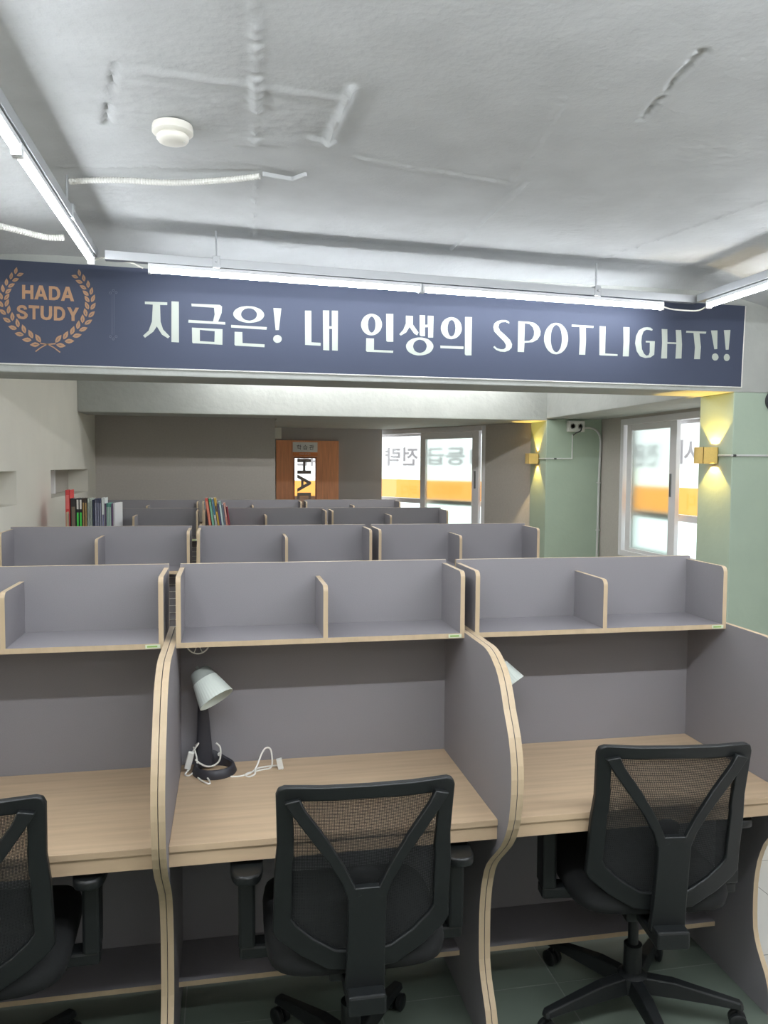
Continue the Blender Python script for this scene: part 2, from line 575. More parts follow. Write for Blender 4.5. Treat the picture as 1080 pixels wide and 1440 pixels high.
def ceil_z(x, y):
    z = np.full_like(x, 2.82)
    # gentle sag of the slab
    z -= 0.010 * np.exp(-((x - 1.1) / 0.9) ** 2 - ((y - 0.2) / 0.8) ** 2)
    # haunches down to the beams
    yc = 1.298 + (x + 0.394) * 0.0625
    k = np.clip((y - yc) / (YB1 - yc), 0, 1)
    z1 = 2.82 - 0.088 * k
    xl = -0.40 - 0.03 * (1.3 - y)
    k = np.clip((xl - x) / 0.68, 0, 1.1)
    z2 = 2.82 - 0.098 * k
    k = np.clip((x - 2.64) / 0.62, 0, 1.7)
    z3 = 2.82 - 0.15 * k
    s = 0.012
    m = -s * np.log(np.exp(-(z - 2.6) / s) + np.exp(-(z1 - 2.6) / s) + np.exp(-(z2 - 2.6) / s) + np.exp(-(z3 - 2.6) / s)) + 2.6 + s * math.log(4)
    z = np.minimum(m, z)
    # plaster unevenness
    z += 0.005 * vnoise(x * 1.7 + 9, y * 1.7 + 9, 1) + 0.0022 * vnoise(x * 5 + 40, y * 5 + 40, 2)
    msk = np.clip(vnoise(x * 2.2 + 70, y * 2.2 + 70, 3) * 4, 0, 1)
    z += msk * 0.004 * vnoise(x * 30 + 90, y * 45 + 90, 4)
    # ridges, seams and scars left by the formwork: x0,y0,x1,y1,width,height (positive hangs down), breakup
    R = [(0.22, -0.70, 0.245, 0.0, 0.014, 0.012, 1), (0.262, 0.52, 0.275, 1.36, 0.009, 0.010, 1),
         (0.245, 0.10, 0.25, 0.25, 0.014, 0.012, 1), (0.515, -0.234, 0.49, 0.15, 0.012, 0.016, 0), (0.43, 0.14, 0.50, 0.16, 0.012, 0.010, 0),
         (-0.152, -0.22, -0.20, 0.02, 0.012, -0.012, 1), (-0.21, 0.05, -0.235, 0.20, 0.012, -0.016, 0), (-0.235, 0.20, -0.10, 0.22, 0.008, -0.008, 1),
         (-0.10, -0.20, 0.50, -0.16, 0.02, 0.006, 0), (0.0, 0.24, 0.50, 0.17, 0.03, 0.007, 0),
         (1.299, 0.401, 1.279, 1.40, 0.008, 0.010, 0), (1.40, -0.62, 1.45, -0.22, 0.014, -0.012, 1), (1.15, -0.30, 1.25, 0.45, 0.012, 0.006, 1),
         (2.36, 0.38, 2.10, 1.50, 0.010, 0.008, 1), (0.62, 0.28, 1.25, 0.42, 0.012, 0.007, 1), (-0.45, 0.62, 0.26, 0.475, 0.012, 0.006, 1)]
    for i, (x0, y0, x1, y1, wd, h, br) in enumerate(R):
        dx, dy = x1 - x0, y1 - y0
        L2 = dx * dx + dy * dy
        t = np.clip(((x - x0) * dx + (y - y0) * dy) / L2, 0, 1)
        d = np.hypot(x - x0 - t * dx, y - y0 - t * dy)
        a = np.exp(-(d / wd) ** 2)
        if br:
            a = a * np.clip(0.75 + 1.4 * vnoise(x * 70 + i * 7, y * 40 + i * 5, 20 + i) + 0.9 * vnoise(x * 15 + i, y * 15 + i, 50 + i), 0, 1.2)
        z -= h * a
    # small pits and crumbs, denser towards the beam
    pit = vnoise(x * 38 + 5, y * 52 + 8, 61) + vnoise(x * 17 + 3, y * 21 + 1, 62) * 0.7
    dens = np.clip(0.25 + 0.9 * np.exp(-((x - 1.9) / 0.7) ** 2 - ((y - 0.8) / 0.5) ** 2) + vnoise(x * 2 + 30, y * 2 + 30, 63), 0, 1)
    z += 0.012 * np.clip(pit - (0.62 - 0.22 * dens), 0, 0.3)
    z -= 0.010 * np.clip(-pit - (0.60 - 0.16 * dens), 0, 0.3)
    # combed patch at the right
    q = np.exp(-((x - 2.25) / 0.35) ** 2 - ((y - 0.30) / 0.16) ** 2)
    z += q * 0.010 * vnoise((x * 0.35 + y) * 26 + 11, (x - y * 0.35) * 5 + 3, 51)
    return z


def ceiling_patch(xs, ys, b):
    gx, gy = np.meshgrid(xs, ys)
    gz = ceil_z(gx, gy)
    n, mm = len(xs), len(ys)
    v = np.stack([gx.ravel(), gy.ravel(), gz.ravel()], 1).tolist()
    f = []
    for j in range(mm - 1):
        o = j * n
        for i in range(n - 1):
            f.append((o + i, o + n + i, o + n + i + 1, o + i + 1))
    b.add(v, f)


b = MB()
ceiling_patch(np.linspace(XL - 0.1, XR + 0.15, 470), np.linspace(-0.9, YB1 + 0.03, 340), b)
ceiling_patch(np.linspace(XL - 0.1, XR + 0.15, 40), np.linspace(YF - 0.1, -0.9, 30), b)
structure(b.build('ceiling', M['ceiling'], smooth=60, fix=False), 'rough whitewashed concrete ceiling with plaster scars', 'ceiling')
structure(boxobj('ceiling_slab', (XL - 0.2, YF - 0.16, 2.86), (XR + 0.16, YB1 + 0.05, 2.95), M['ceiling']), 'slab above the rough ceiling', 'ceiling')


# ------------------------------------------------------------------ windows (local x to the right as seen from inside, local y outward)
def window(name, loc, rz, xl, xr, ztop, zbot, fro, clr, label):
    r = empty(name, loc, rz)
    structure(r, label, 'window')
    def fr(nm, a, c, m='frame', parent=r, bevel=0.004):
        return boxobj(nm, a, c, M[m], parent, bevel)
    f = MB()
    t = 0.055
    f.box((xl, 0.0, zbot), (xl + t, 0.16, ztop)); f.box((xr - t, 0.0, zbot), (xr, 0.16, ztop))
    f.box((xl + t, 0.0, ztop - t), (xr - t, 0.16, ztop)); f.box((xl + t, 0.0, zbot), (xr - t, 0.16, zbot + t))
    f.build('window_frame', M['frame'], r, bevel=0.004)
    # inner sliding sash with frosted glass
    gl0, gl1, g0, g1 = fro
    s0, s1 = gl0 - 0.085, gl1 + 0.10
    s = MB()
    s.box((s0, 0.012, zbot + 0.02), (gl0, 0.05, ztop - 0.04)); s.box((gl1, 0.012, zbot + 0.02), (s1, 0.05, ztop - 0.04))
    s.box((gl0, 0.012, g1), (gl1, 0.05, ztop - 0.04)); s.box((gl0, 0.012, zbot + 0.02), (gl1, 0.05, g0))
    sash = s.build('sliding_sash', M['frame'], r, bevel=0.004)
    boxobj('frosted_pane', (gl0 - 0.006, 0.028, g0 - 0.006), (gl1 + 0.006, 0.032, g1 + 0.006), M['frosted'], sash)
    hx = gl1 + 0.05 if fro[0] > clr[0] else gl1 + 0.03
    boxobj('sash_latch', (hx - 0.010, 0.004, 1.47), (hx + 0.012, 0.014, 1.66), M['steel'], sash, 0.003)
    # outer fixed light with transom, clear glass over its whole width
    o = MB()
    a, c = xl + t, xr - t
    o.box((a, 0.10, 1.268), (c, 0.14, 1.322)); o.box((a, 0.10, zbot + t), (a + 0.03, 0.14, ztop - t)); o.box((c - 0.03, 0.10, zbot + t), (c, 0.14, ztop - t))
    o.box((a, 0.10, ztop - t - 0.025), (c, 0.14, ztop - t)); o.box((a, 0.10, zbot + t), (c, 0.14, zbot + t + 0.03))
    mid = (clr[0] + clr[1]) / 2
    outer = o.build('outer_sash', M['frame'], r, bevel=0.003)
    boxobj('clear_pane', (a + 0.02, 0.118, zbot + t + 0.02), (c - 0.02, 0.122, ztop - t - 0.015), M['glass'], outer)
    return r


w1 = window('window_1', tuple(OB_P), math.atan2(-0.8779, 0.4789), -2.69, -0.611, 2.148, 0.88,
            (-1.570, -0.819, 0.98, 2.018), (-2.57, -1.73), 'far window with frosted right sash, left of the grey slanting wall')
w2 = window('window_2', (XR, 0, 0), -math.pi / 2, -4.18, -2.2, 2.148, 0.90,
            (-3.99, -3.36, 0.985, 2.038), (-3.20, -2.3), 'right side window with frosted left sash, between the two green columns')


def sheetobj(name, a, c, m, parent):
    """thin translucent film: one face"""
    b = MB(); y = (a[1] + c[1]) / 2
    b.add([(a[0], y, a[2]), (c[0], y, a[2]), (c[0], y, c[2]), (a[0], y, c[2])], [(0, 1, 2, 3)])
    return b.build(name, m, parent, fix=False)


def sign(name, loc, rz, xl, xr, label, texts, text2):
    """The sign film stretched outside a window, seen from behind: its writing reads mirrored."""
    r = empty(name, loc, rz)
    tag(r, label, 'sign', 'printed signs outside the windows')
    y = 0.126
    sheetobj('upper_field', (xl, y, 1.70), (xr, y + 0.004, 2.30), M['film_white'], r)
    sheetobj('middle_field', (xl, y, 1.545), (xr, y + 0.004, 1.70), M['film_cream'], r)
    sheetobj('orange_band', (xl, y, 1.325), (xr, y + 0.004, 1.545), M['film_orange'], r)
    for body, x, z, wd, h in texts:
        text_mesh('sign_lettering', body, 0.2, M['film_grey'], r, wd, h, mirror=True, loc=(x, y + 0.004, z), bold=0.004)
    for body, x, z, wd, h in text2:
        text_mesh('band_lettering', body, 0.12, M['film_cream'], r, wd, h, mirror=True, loc=(x, y + 0.004, z), bold=0.003)
    return r


sign('window_sign', tuple(OB_P), math.atan2(-0.8779, 0.4789), -2.80, -0.56,
     'white and orange sign film outside the far window, its grey lettering mirrored',
     [('1등급', -1.293, 1.821, 0.77, 0.20), ('전략', -2.128, 1.823, 0.61, 0.225)],
     [('하다', -1.324, 1.43, 0.50, 0.13), ('스터디', -1.90, 1.417, 0.44, 0.13)])
sign('window_sign', (XR, 0, 0), -math.pi / 2, -4.25, -2.1,
     'white and orange sign film outside the right side window',
     [('입시', -3.13, 1.84, 0.52, 0.20), ('전문', -3.92, 1.82, 0.42, 0.20)],
     [('스터디', -3.05, 1.435, 0.44, 0.12)])
ps = empty('window_poster', (XR, 0, 0), -math.pi / 2)
tag(ps, 'small white poster with violet lettering in the low pane of right window', 'poster')
sheetobj('sheet', (-3.12, 0.15, 0.95), (-2.35, 0.154, 1.235), M['film_white'], ps)
text_mesh('poster_lettering', '지금', 0.2, M['film_purple'], ps, 0.34, 0.17, mirror=True, loc=(-2.93, 0.146, 1.12), bold=0.006)

# ------------------------------------------------------------------ orange door with a glazed slot
d = empty('door_1', (dX0, 6.858, 0))
structure(d, 'orange wood veneer door with a glazed slot and a small white sign', 'door')
W_, H_ = dX1 - dX0 - 0.006, dZ - 0.012
gx0, gx1, gz0, gz1 = 0.208, 0.480, 0.95, 1.805
b = MB()
b.box((0.003, 0, 0.005), (gx0, 0.04, H_)); b.box((gx1, 0, 0.005), (W_, 0.04, H_))
b.box((gx0, 0, gz1), (gx1, 0.04, H_)); b.box((gx0, 0, 0.005), (gx1, 0.04, gz0))
leaf = b.build('door_leaf', M['door'], d)
b = MB()
t = 0.012
b.box((gx0, -0.006, gz0), (gx0 + t, 0.046, gz1)); b.box((gx1 - t, -0.006, gz0), (gx1, 0.046, gz1))
b.box((gx0, -0.006, gz1 - t), (gx1, 0.046, gz1)); b.box((gx0, -0.006, gz0), (gx1, 0.046, gz0 + t))
b.build('slot_frame', mat('slot_bead', (150, 84, 52), 0.5), d)
pn = boxobj('slot_glass', (gx0 + 0.01, 0.018, gz0 + 0.01), (gx1 - 0.01, 0.022, gz1 - 0.01), M['glass'], d)
text_mesh('slot_lettering', 'HADA', 0.2, mat('slot_letter', (140, 132, 130), 0.6), pn, 0.80, 0.165, rot=-math.pi / 2, loc=((gx0 + gx1) / 2 - 0.01, 0.010, 1.385), bold=0.004)
pl = boxobj('door_sign', (0.196, -0.008, 1.822), (0.490, 0.0, 1.982), M['sign_white'], d)
boxobj('sign_band', (0.196, -0.0095, 1.822), (0.490, -0.008, 1.864), M['sign_orange'], pl)
text_mesh('sign_lettering', '학 습 관', 0.05, M['sign_ink'], pl, 0.20, 0.058, loc=(0.345, -0.010, 1.922))
text_mesh('band_lettering', 'HADA STUDY', 0.02, M['sign_white'], pl, 0.13, 0.016, loc=(0.343, -0.011, 1.843))
b = MB()
b.tube([(0.68, 0.0, 1.0), (0.68, -0.05, 1.0), (0.58, -0.05, 1.0)], 0.009, 10)
b.build('door_handle', M['steel'], d, smooth=40)
# the sign seen through the slot
r = empty('corridor_sign', (0, 0, 0))
tag(r, 'white and orange sign seen through the glazed slot of the orange door', 'sign')
sheetobj('upper_field', (0.80, 7.22, 1.52), (1.55, 7.224, 2.1), M['film_white'], r)
sheetobj('orange_band', (0.80, 7.22, 1.33), (1.55, 7.224, 1.52), M['film_orange'], r)
text_mesh('sign_lettering', '학원', 0.2, M['film_grey'], r, 0.30, 0.2, mirror=True, loc=(1.13, 7.214, 1.80), bold=0.006)
boxobj('lower_panel', (0.80, 7.21, 0.0), (1.55, 7.234, 1.33), M['wall_grey'], r)
SLOGAN=[[[(-0.265,2.54),(-0.154,2.541),(-0.154,2.527),(-0.19,2.526),(-0.188,2.441),(-0.176,2.402),(-0.142,2.367),(-0.152,2.357),(-0.182,2.375),(-0.207,2.416),(-0.225,2.388),(-0.266,2.356),(-0.276,2.366),(-0.248,2.393),(-0.231,2.44),(-0.226,2.526),(-0.265,2.527)]],
 [[(-0.133,2.547),(-0.096,2.547),(-0.097,2.338),(-0.135,2.339)]],
 [[(-0.033,2.54),(0.112,2.54),(0.123,2.532),(0.121,2.499),(0.102,2.451),(0.076,2.45),(0.085,2.489),(0.082,2.524),(-0.032,2.526)]],
 [[(-0.048,2.456),(0.139,2.452),(0.139,2.439),(-0.049,2.442)]],
 [[(-0.031,2.417),(0.125,2.415),(0.124,2.334),(-0.027,2.337),(-0.03,2.342)],[(0.009,2.407),(0.085,2.403),(0.083,2.347),(0.009,2.349)]],
 [[(0.341,2.496),(0.339,2.489),(0.335,2.481),(0.329,2.475),(0.321,2.468),(0.31,2.463),(0.299,2.459),(0.286,2.456),(0.272,2.454),(0.258,2.453),(0.244,2.454),(0.231,2.456),(0.218,2.46),(0.207,2.464),(0.198,2.469),(0.19,2.476),(0.184,2.483),(0.181,2.49),(0.18,2.498),(0.182,2.505),(0.186,2.512),(0.192,2.519),(0.2,2.525),(0.211,2.531),(0.222,2.535),(0.235,2.538),(0.249,2.54),(0.263,2.54),(0.277,2.54),(0.29,2.538),(0.302,2.534),(0.314,2.53),(0.323,2.525),(0.331,2.518),(0.337,2.511),(0.34,2.504)],[(0.303,2.497),(0.302,2.491),(0.3,2.486),(0.297,2.481),(0.292,2.476),(0.287,2.472),(0.281,2.469),(0.274,2.467),(0.267,2.465),(0.26,2.465),(0.253,2.466),(0.246,2.467),(0.24,2.469),(0.234,2.473),(0.23,2.477),(0.226,2.481),(0.223,2.486),(0.221,2.492),(0.221,2.497),(0.222,2.503),(0.224,2.508),(0.227,2.513),(0.232,2.518),(0.237,2.522),(0.243,2.525),(0.25,2.527),(0.257,2.529),(0.264,2.529),(0.271,2.529),(0.278,2.527),(0.284,2.525),(0.29,2.521),(0.294,2.517),(0.298,2.513),(0.301,2.508),(0.303,2.502)]],
 [[(0.169,2.439),(0.355,2.435),(0.353,2.421),(0.169,2.425)]],
 [[(0.187,2.404),(0.227,2.404),(0.228,2.347),(0.343,2.344),(0.342,2.329),(0.191,2.332),(0.186,2.337)]],
 [[(0.389,2.536),(0.431,2.536),(0.418,2.422),(0.401,2.421)]],
 [[(0.433,2.376),(0.433,2.372),(0.432,2.369),(0.43,2.365),(0.428,2.362),(0.425,2.36),(0.422,2.357),(0.418,2.356),(0.414,2.355),(0.41,2.354),(0.407,2.354),(0.403,2.355),(0.399,2.357),(0.396,2.359),(0.393,2.361),(0.391,2.364),(0.389,2.367),(0.388,2.371),(0.388,2.374),(0.388,2.378),(0.389,2.381),(0.391,2.385),(0.393,2.388),(0.396,2.39),(0.399,2.393),(0.403,2.394),(0.407,2.395),(0.411,2.396),(0.414,2.396),(0.418,2.395),(0.422,2.393),(0.425,2.391),(0.428,2.389),(0.43,2.386),(0.432,2.383),(0.433,2.379)]],
 [[(0.556,2.53),(0.59,2.531),(0.591,2.364),(0.641,2.363),(0.64,2.347),(0.557,2.349)]],
 [[(0.652,2.535),(0.686,2.536),(0.686,2.453),(0.7,2.453),(0.7,2.536),(0.733,2.537),(0.733,2.324),(0.702,2.325),(0.702,2.439),(0.686,2.439),(0.687,2.324),(0.654,2.325)]],
 [[(0.975,2.473),(0.974,2.463),(0.971,2.453),(0.967,2.444),(0.961,2.435),(0.954,2.428),(0.946,2.422),(0.937,2.417),(0.927,2.414),(0.917,2.413),(0.907,2.413),(0.897,2.415),(0.888,2.419),(0.88,2.425),(0.873,2.432),(0.867,2.44),(0.863,2.449),(0.86,2.458),(0.859,2.468),(0.86,2.479),(0.863,2.488),(0.867,2.498),(0.873,2.506),(0.88,2.514),(0.888,2.52),(0.897,2.524),(0.907,2.528),(0.917,2.529),(0.927,2.528),(0.936,2.526),(0.945,2.522),(0.954,2.517),(0.961,2.51),(0.967,2.502),(0.971,2.493),(0.974,2.483)],[(0.938,2.472),(0.938,2.464),(0.937,2.457),(0.936,2.45),(0.934,2.444),(0.931,2.439),(0.928,2.434),(0.925,2.431),(0.922,2.429),(0.918,2.428),(0.915,2.428),(0.911,2.43),(0.908,2.433),(0.905,2.437),(0.902,2.443),(0.9,2.449),(0.899,2.455),(0.898,2.463),(0.897,2.47),(0.898,2.477),(0.898,2.485),(0.9,2.492),(0.902,2.498),(0.904,2.503),(0.907,2.507),(0.911,2.511),(0.914,2.513),(0.918,2.514),(0.921,2.513),(0.925,2.511),(0.928,2.508),(0.931,2.504),(0.933,2.499),(0.936,2.493),(0.937,2.486),(0.938,2.479)]],
 [[(0.997,2.532),(1.037,2.533),(1.038,2.383),(1.006,2.382),(0.999,2.386)]],
 [[(0.888,2.397),(0.931,2.397),(0.931,2.336),(1.038,2.335),(1.037,2.323),(0.893,2.324),(0.887,2.329)]],
 [[(1.107,2.527),(1.147,2.527),(1.147,2.481),(1.179,2.439),(1.172,2.423),(1.155,2.43),(1.128,2.466),(1.11,2.436),(1.08,2.418),(1.071,2.425),(1.093,2.45),(1.107,2.484)]],
 [[(1.184,2.533),(1.215,2.533),(1.215,2.482),(1.23,2.483),(1.23,2.532),(1.263,2.532),(1.262,2.414),(1.233,2.413),(1.233,2.469),(1.215,2.468),(1.216,2.42),(1.192,2.419),(1.185,2.425)]],
 [[(1.264,2.366),(1.263,2.357),(1.259,2.349),(1.254,2.341),(1.246,2.333),(1.237,2.327),(1.226,2.322),(1.213,2.318),(1.2,2.315),(1.187,2.314),(1.173,2.314),(1.16,2.316),(1.148,2.319),(1.137,2.324),(1.128,2.329),(1.12,2.336),(1.114,2.344),(1.111,2.352),(1.109,2.36),(1.11,2.369),(1.114,2.377),(1.119,2.385),(1.127,2.392),(1.137,2.399),(1.147,2.404),(1.16,2.408),(1.173,2.411),(1.186,2.412),(1.199,2.412),(1.212,2.41),(1.225,2.407),(1.236,2.403),(1.245,2.397),(1.253,2.39),(1.259,2.382),(1.263,2.374)],[(1.226,2.365),(1.225,2.359),(1.223,2.353),(1.221,2.347),(1.217,2.342),(1.212,2.337),(1.207,2.334),(1.201,2.331),(1.194,2.329),(1.188,2.328),(1.181,2.329),(1.175,2.33),(1.169,2.332),(1.163,2.336),(1.158,2.34),(1.155,2.345),(1.152,2.351),(1.15,2.356),(1.149,2.363),(1.15,2.369),(1.152,2.375),(1.154,2.381),(1.158,2.386),(1.163,2.39),(1.168,2.394),(1.174,2.397),(1.18,2.399),(1.187,2.4),(1.194,2.399),(1.2,2.398),(1.206,2.396),(1.212,2.392),(1.216,2.388),(1.22,2.383),(1.223,2.378),(1.225,2.372)]],
 [[(1.425,2.472),(1.425,2.461),(1.422,2.451),(1.418,2.441),(1.412,2.433),(1.404,2.425),(1.396,2.418),(1.386,2.414),(1.376,2.411),(1.366,2.409),(1.355,2.41),(1.345,2.412),(1.336,2.416),(1.327,2.422),(1.32,2.429),(1.314,2.437),(1.309,2.447),(1.306,2.457),(1.305,2.467),(1.306,2.478),(1.309,2.488),(1.313,2.498),(1.319,2.506),(1.326,2.514),(1.335,2.52),(1.344,2.525),(1.354,2.528),(1.364,2.53),(1.375,2.529),(1.385,2.527),(1.395,2.523),(1.403,2.517),(1.411,2.51),(1.417,2.502),(1.421,2.492),(1.424,2.482)],[(1.389,2.47),(1.388,2.463),(1.387,2.455),(1.386,2.448),(1.384,2.442),(1.381,2.436),(1.378,2.431),(1.374,2.428),(1.371,2.426),(1.367,2.425),(1.363,2.425),(1.359,2.427),(1.355,2.43),(1.352,2.435),(1.349,2.44),(1.347,2.446),(1.345,2.453),(1.344,2.461),(1.344,2.469),(1.344,2.476),(1.345,2.484),(1.347,2.491),(1.349,2.498),(1.351,2.503),(1.355,2.508),(1.358,2.511),(1.362,2.513),(1.366,2.514),(1.37,2.514),(1.373,2.512),(1.377,2.509),(1.38,2.504),(1.383,2.499),(1.385,2.493),(1.387,2.486),(1.388,2.478)]],
 [[(1.303,2.372),(1.437,2.372),(1.436,2.357),(1.304,2.358)]],
 [[(1.443,2.534),(1.483,2.535),(1.483,2.324),(1.45,2.323),(1.444,2.33)]],
 [[(1.7,2.507),(1.693,2.511),(1.679,2.516),(1.654,2.513),(1.642,2.503),(1.638,2.486),(1.648,2.467),(1.68,2.442),(1.708,2.417),(1.72,2.394),(1.717,2.374),(1.702,2.359),(1.678,2.35),(1.65,2.351),(1.625,2.36),(1.609,2.374),(1.616,2.381),(1.632,2.369),(1.653,2.364),(1.671,2.365),(1.682,2.375),(1.683,2.389),(1.673,2.406),(1.635,2.44),(1.613,2.462),(1.607,2.485),(1.613,2.505),(1.63,2.519),(1.654,2.526),(1.678,2.527),(1.692,2.523),(1.701,2.516)]],
 [[(1.754,2.524),(1.819,2.523),(1.851,2.518),(1.876,2.499),(1.888,2.473),(1.886,2.45),(1.87,2.426),(1.842,2.41),(1.793,2.405),(1.791,2.353),(1.753,2.353)],[(1.793,2.513),(1.822,2.51),(1.84,2.494),(1.849,2.472),(1.848,2.448),(1.838,2.428),(1.821,2.417),(1.792,2.415)]],
 [[(2.055,2.438),(2.054,2.423),(2.051,2.408),(2.046,2.393),(2.039,2.38),(2.03,2.369),(2.02,2.36),(2.008,2.353),(1.996,2.349),(1.984,2.347),(1.971,2.348),(1.958,2.351),(1.947,2.358),(1.936,2.366),(1.927,2.377),(1.92,2.389),(1.914,2.403),(1.91,2.417),(1.909,2.433),(1.91,2.448),(1.913,2.463),(1.918,2.477),(1.925,2.49),(1.934,2.501),(1.944,2.511),(1.955,2.518),(1.967,2.522),(1.98,2.524),(1.993,2.523),(2.005,2.52),(2.017,2.514),(2.027,2.505),(2.037,2.495),(2.044,2.482),(2.05,2.468),(2.053,2.454)],[(2.017,2.437),(2.017,2.423),(2.015,2.41),(2.013,2.398),(2.01,2.387),(2.006,2.378),(2.001,2.37),(1.996,2.364),(1.991,2.36),(1.985,2.359),(1.979,2.36),(1.973,2.363),(1.968,2.369),(1.963,2.376),(1.958,2.385),(1.955,2.396),(1.952,2.408),(1.95,2.421),(1.95,2.434),(1.95,2.448),(1.951,2.46),(1.953,2.473),(1.956,2.484),(1.96,2.493),(1.965,2.501),(1.97,2.507),(1.976,2.511),(1.982,2.512),(1.987,2.511),(1.993,2.508),(1.999,2.502),(2.004,2.495),(2.008,2.486),(2.012,2.475),(2.014,2.463),(2.016,2.45)]],
 [[(2.075,2.518),(2.209,2.516),(2.207,2.504),(2.161,2.505),(2.164,2.434),(2.161,2.35),(2.123,2.35),(2.126,2.432),(2.122,2.506),(2.075,2.506)]],
 [[(2.245,2.516),(2.283,2.516),(2.284,2.362),(2.361,2.36),(2.361,2.35),(2.258,2.35),(2.248,2.352)]],
 [[(2.393,2.517),(2.432,2.517),(2.434,2.434),(2.431,2.35),(2.394,2.349),(2.396,2.432)]],
 [[(2.578,2.511),(2.575,2.503),(2.556,2.506),(2.538,2.507),(2.521,2.497),(2.511,2.471),(2.508,2.436),(2.513,2.395),(2.527,2.369),(2.542,2.358),(2.556,2.361),(2.563,2.378),(2.562,2.434),(2.536,2.434),(2.536,2.443),(2.594,2.443),(2.592,2.365),(2.569,2.349),(2.536,2.344),(2.502,2.353),(2.48,2.382),(2.469,2.427),(2.474,2.469),(2.491,2.502),(2.518,2.518),(2.543,2.522),(2.564,2.52)]],
 [[(2.635,2.515),(2.671,2.515),(2.674,2.441),(2.731,2.441),(2.725,2.513),(2.76,2.514),(2.768,2.431),(2.767,2.349),(2.728,2.347),(2.731,2.431),(2.673,2.431),(2.674,2.346),(2.636,2.345),(2.64,2.434)]],
 [[(2.793,2.511),(2.923,2.511),(2.921,2.499),(2.879,2.499),(2.891,2.42),(2.887,2.349),(2.849,2.348),(2.852,2.417),(2.84,2.5),(2.792,2.5)]],
 [[(2.953,2.519),(2.996,2.521),(2.998,2.412),(2.979,2.41)]],
 [[(3.008,2.366),(3.008,2.362),(3.007,2.359),(3.005,2.355),(3.003,2.352),(3.001,2.35),(2.998,2.347),(2.994,2.346),(2.991,2.345),(2.987,2.344),(2.983,2.344),(2.979,2.345),(2.976,2.347),(2.973,2.349),(2.97,2.351),(2.968,2.354),(2.966,2.357),(2.965,2.361),(2.965,2.364),(2.965,2.368),(2.966,2.372),(2.967,2.375),(2.969,2.378),(2.972,2.381),(2.975,2.383),(2.978,2.384),(2.982,2.385),(2.985,2.386),(2.989,2.386),(2.993,2.385),(2.996,2.383),(2.999,2.381),(3.002,2.379),(3.004,2.376),(3.006,2.373),(3.007,2.369)]],
 [[(3.038,2.524),(3.081,2.527),(3.073,2.411),(3.054,2.41)]],
 [[(3.083,2.365),(3.082,2.361),(3.082,2.358),(3.08,2.355),(3.078,2.352),(3.076,2.349),(3.073,2.347),(3.07,2.345),(3.067,2.344),(3.063,2.344),(3.06,2.344),(3.056,2.345),(3.053,2.346),(3.05,2.348),(3.048,2.351),(3.046,2.353),(3.044,2.357),(3.043,2.36),(3.043,2.364),(3.043,2.367),(3.043,2.371),(3.045,2.374),(3.047,2.377),(3.049,2.38),(3.052,2.382),(3.055,2.384),(3.058,2.385),(3.062,2.385),(3.065,2.385),(3.069,2.384),(3.072,2.383),(3.075,2.381),(3.077,2.378),(3.079,2.376),(3.081,2.372),(3.082,2.369)]]]
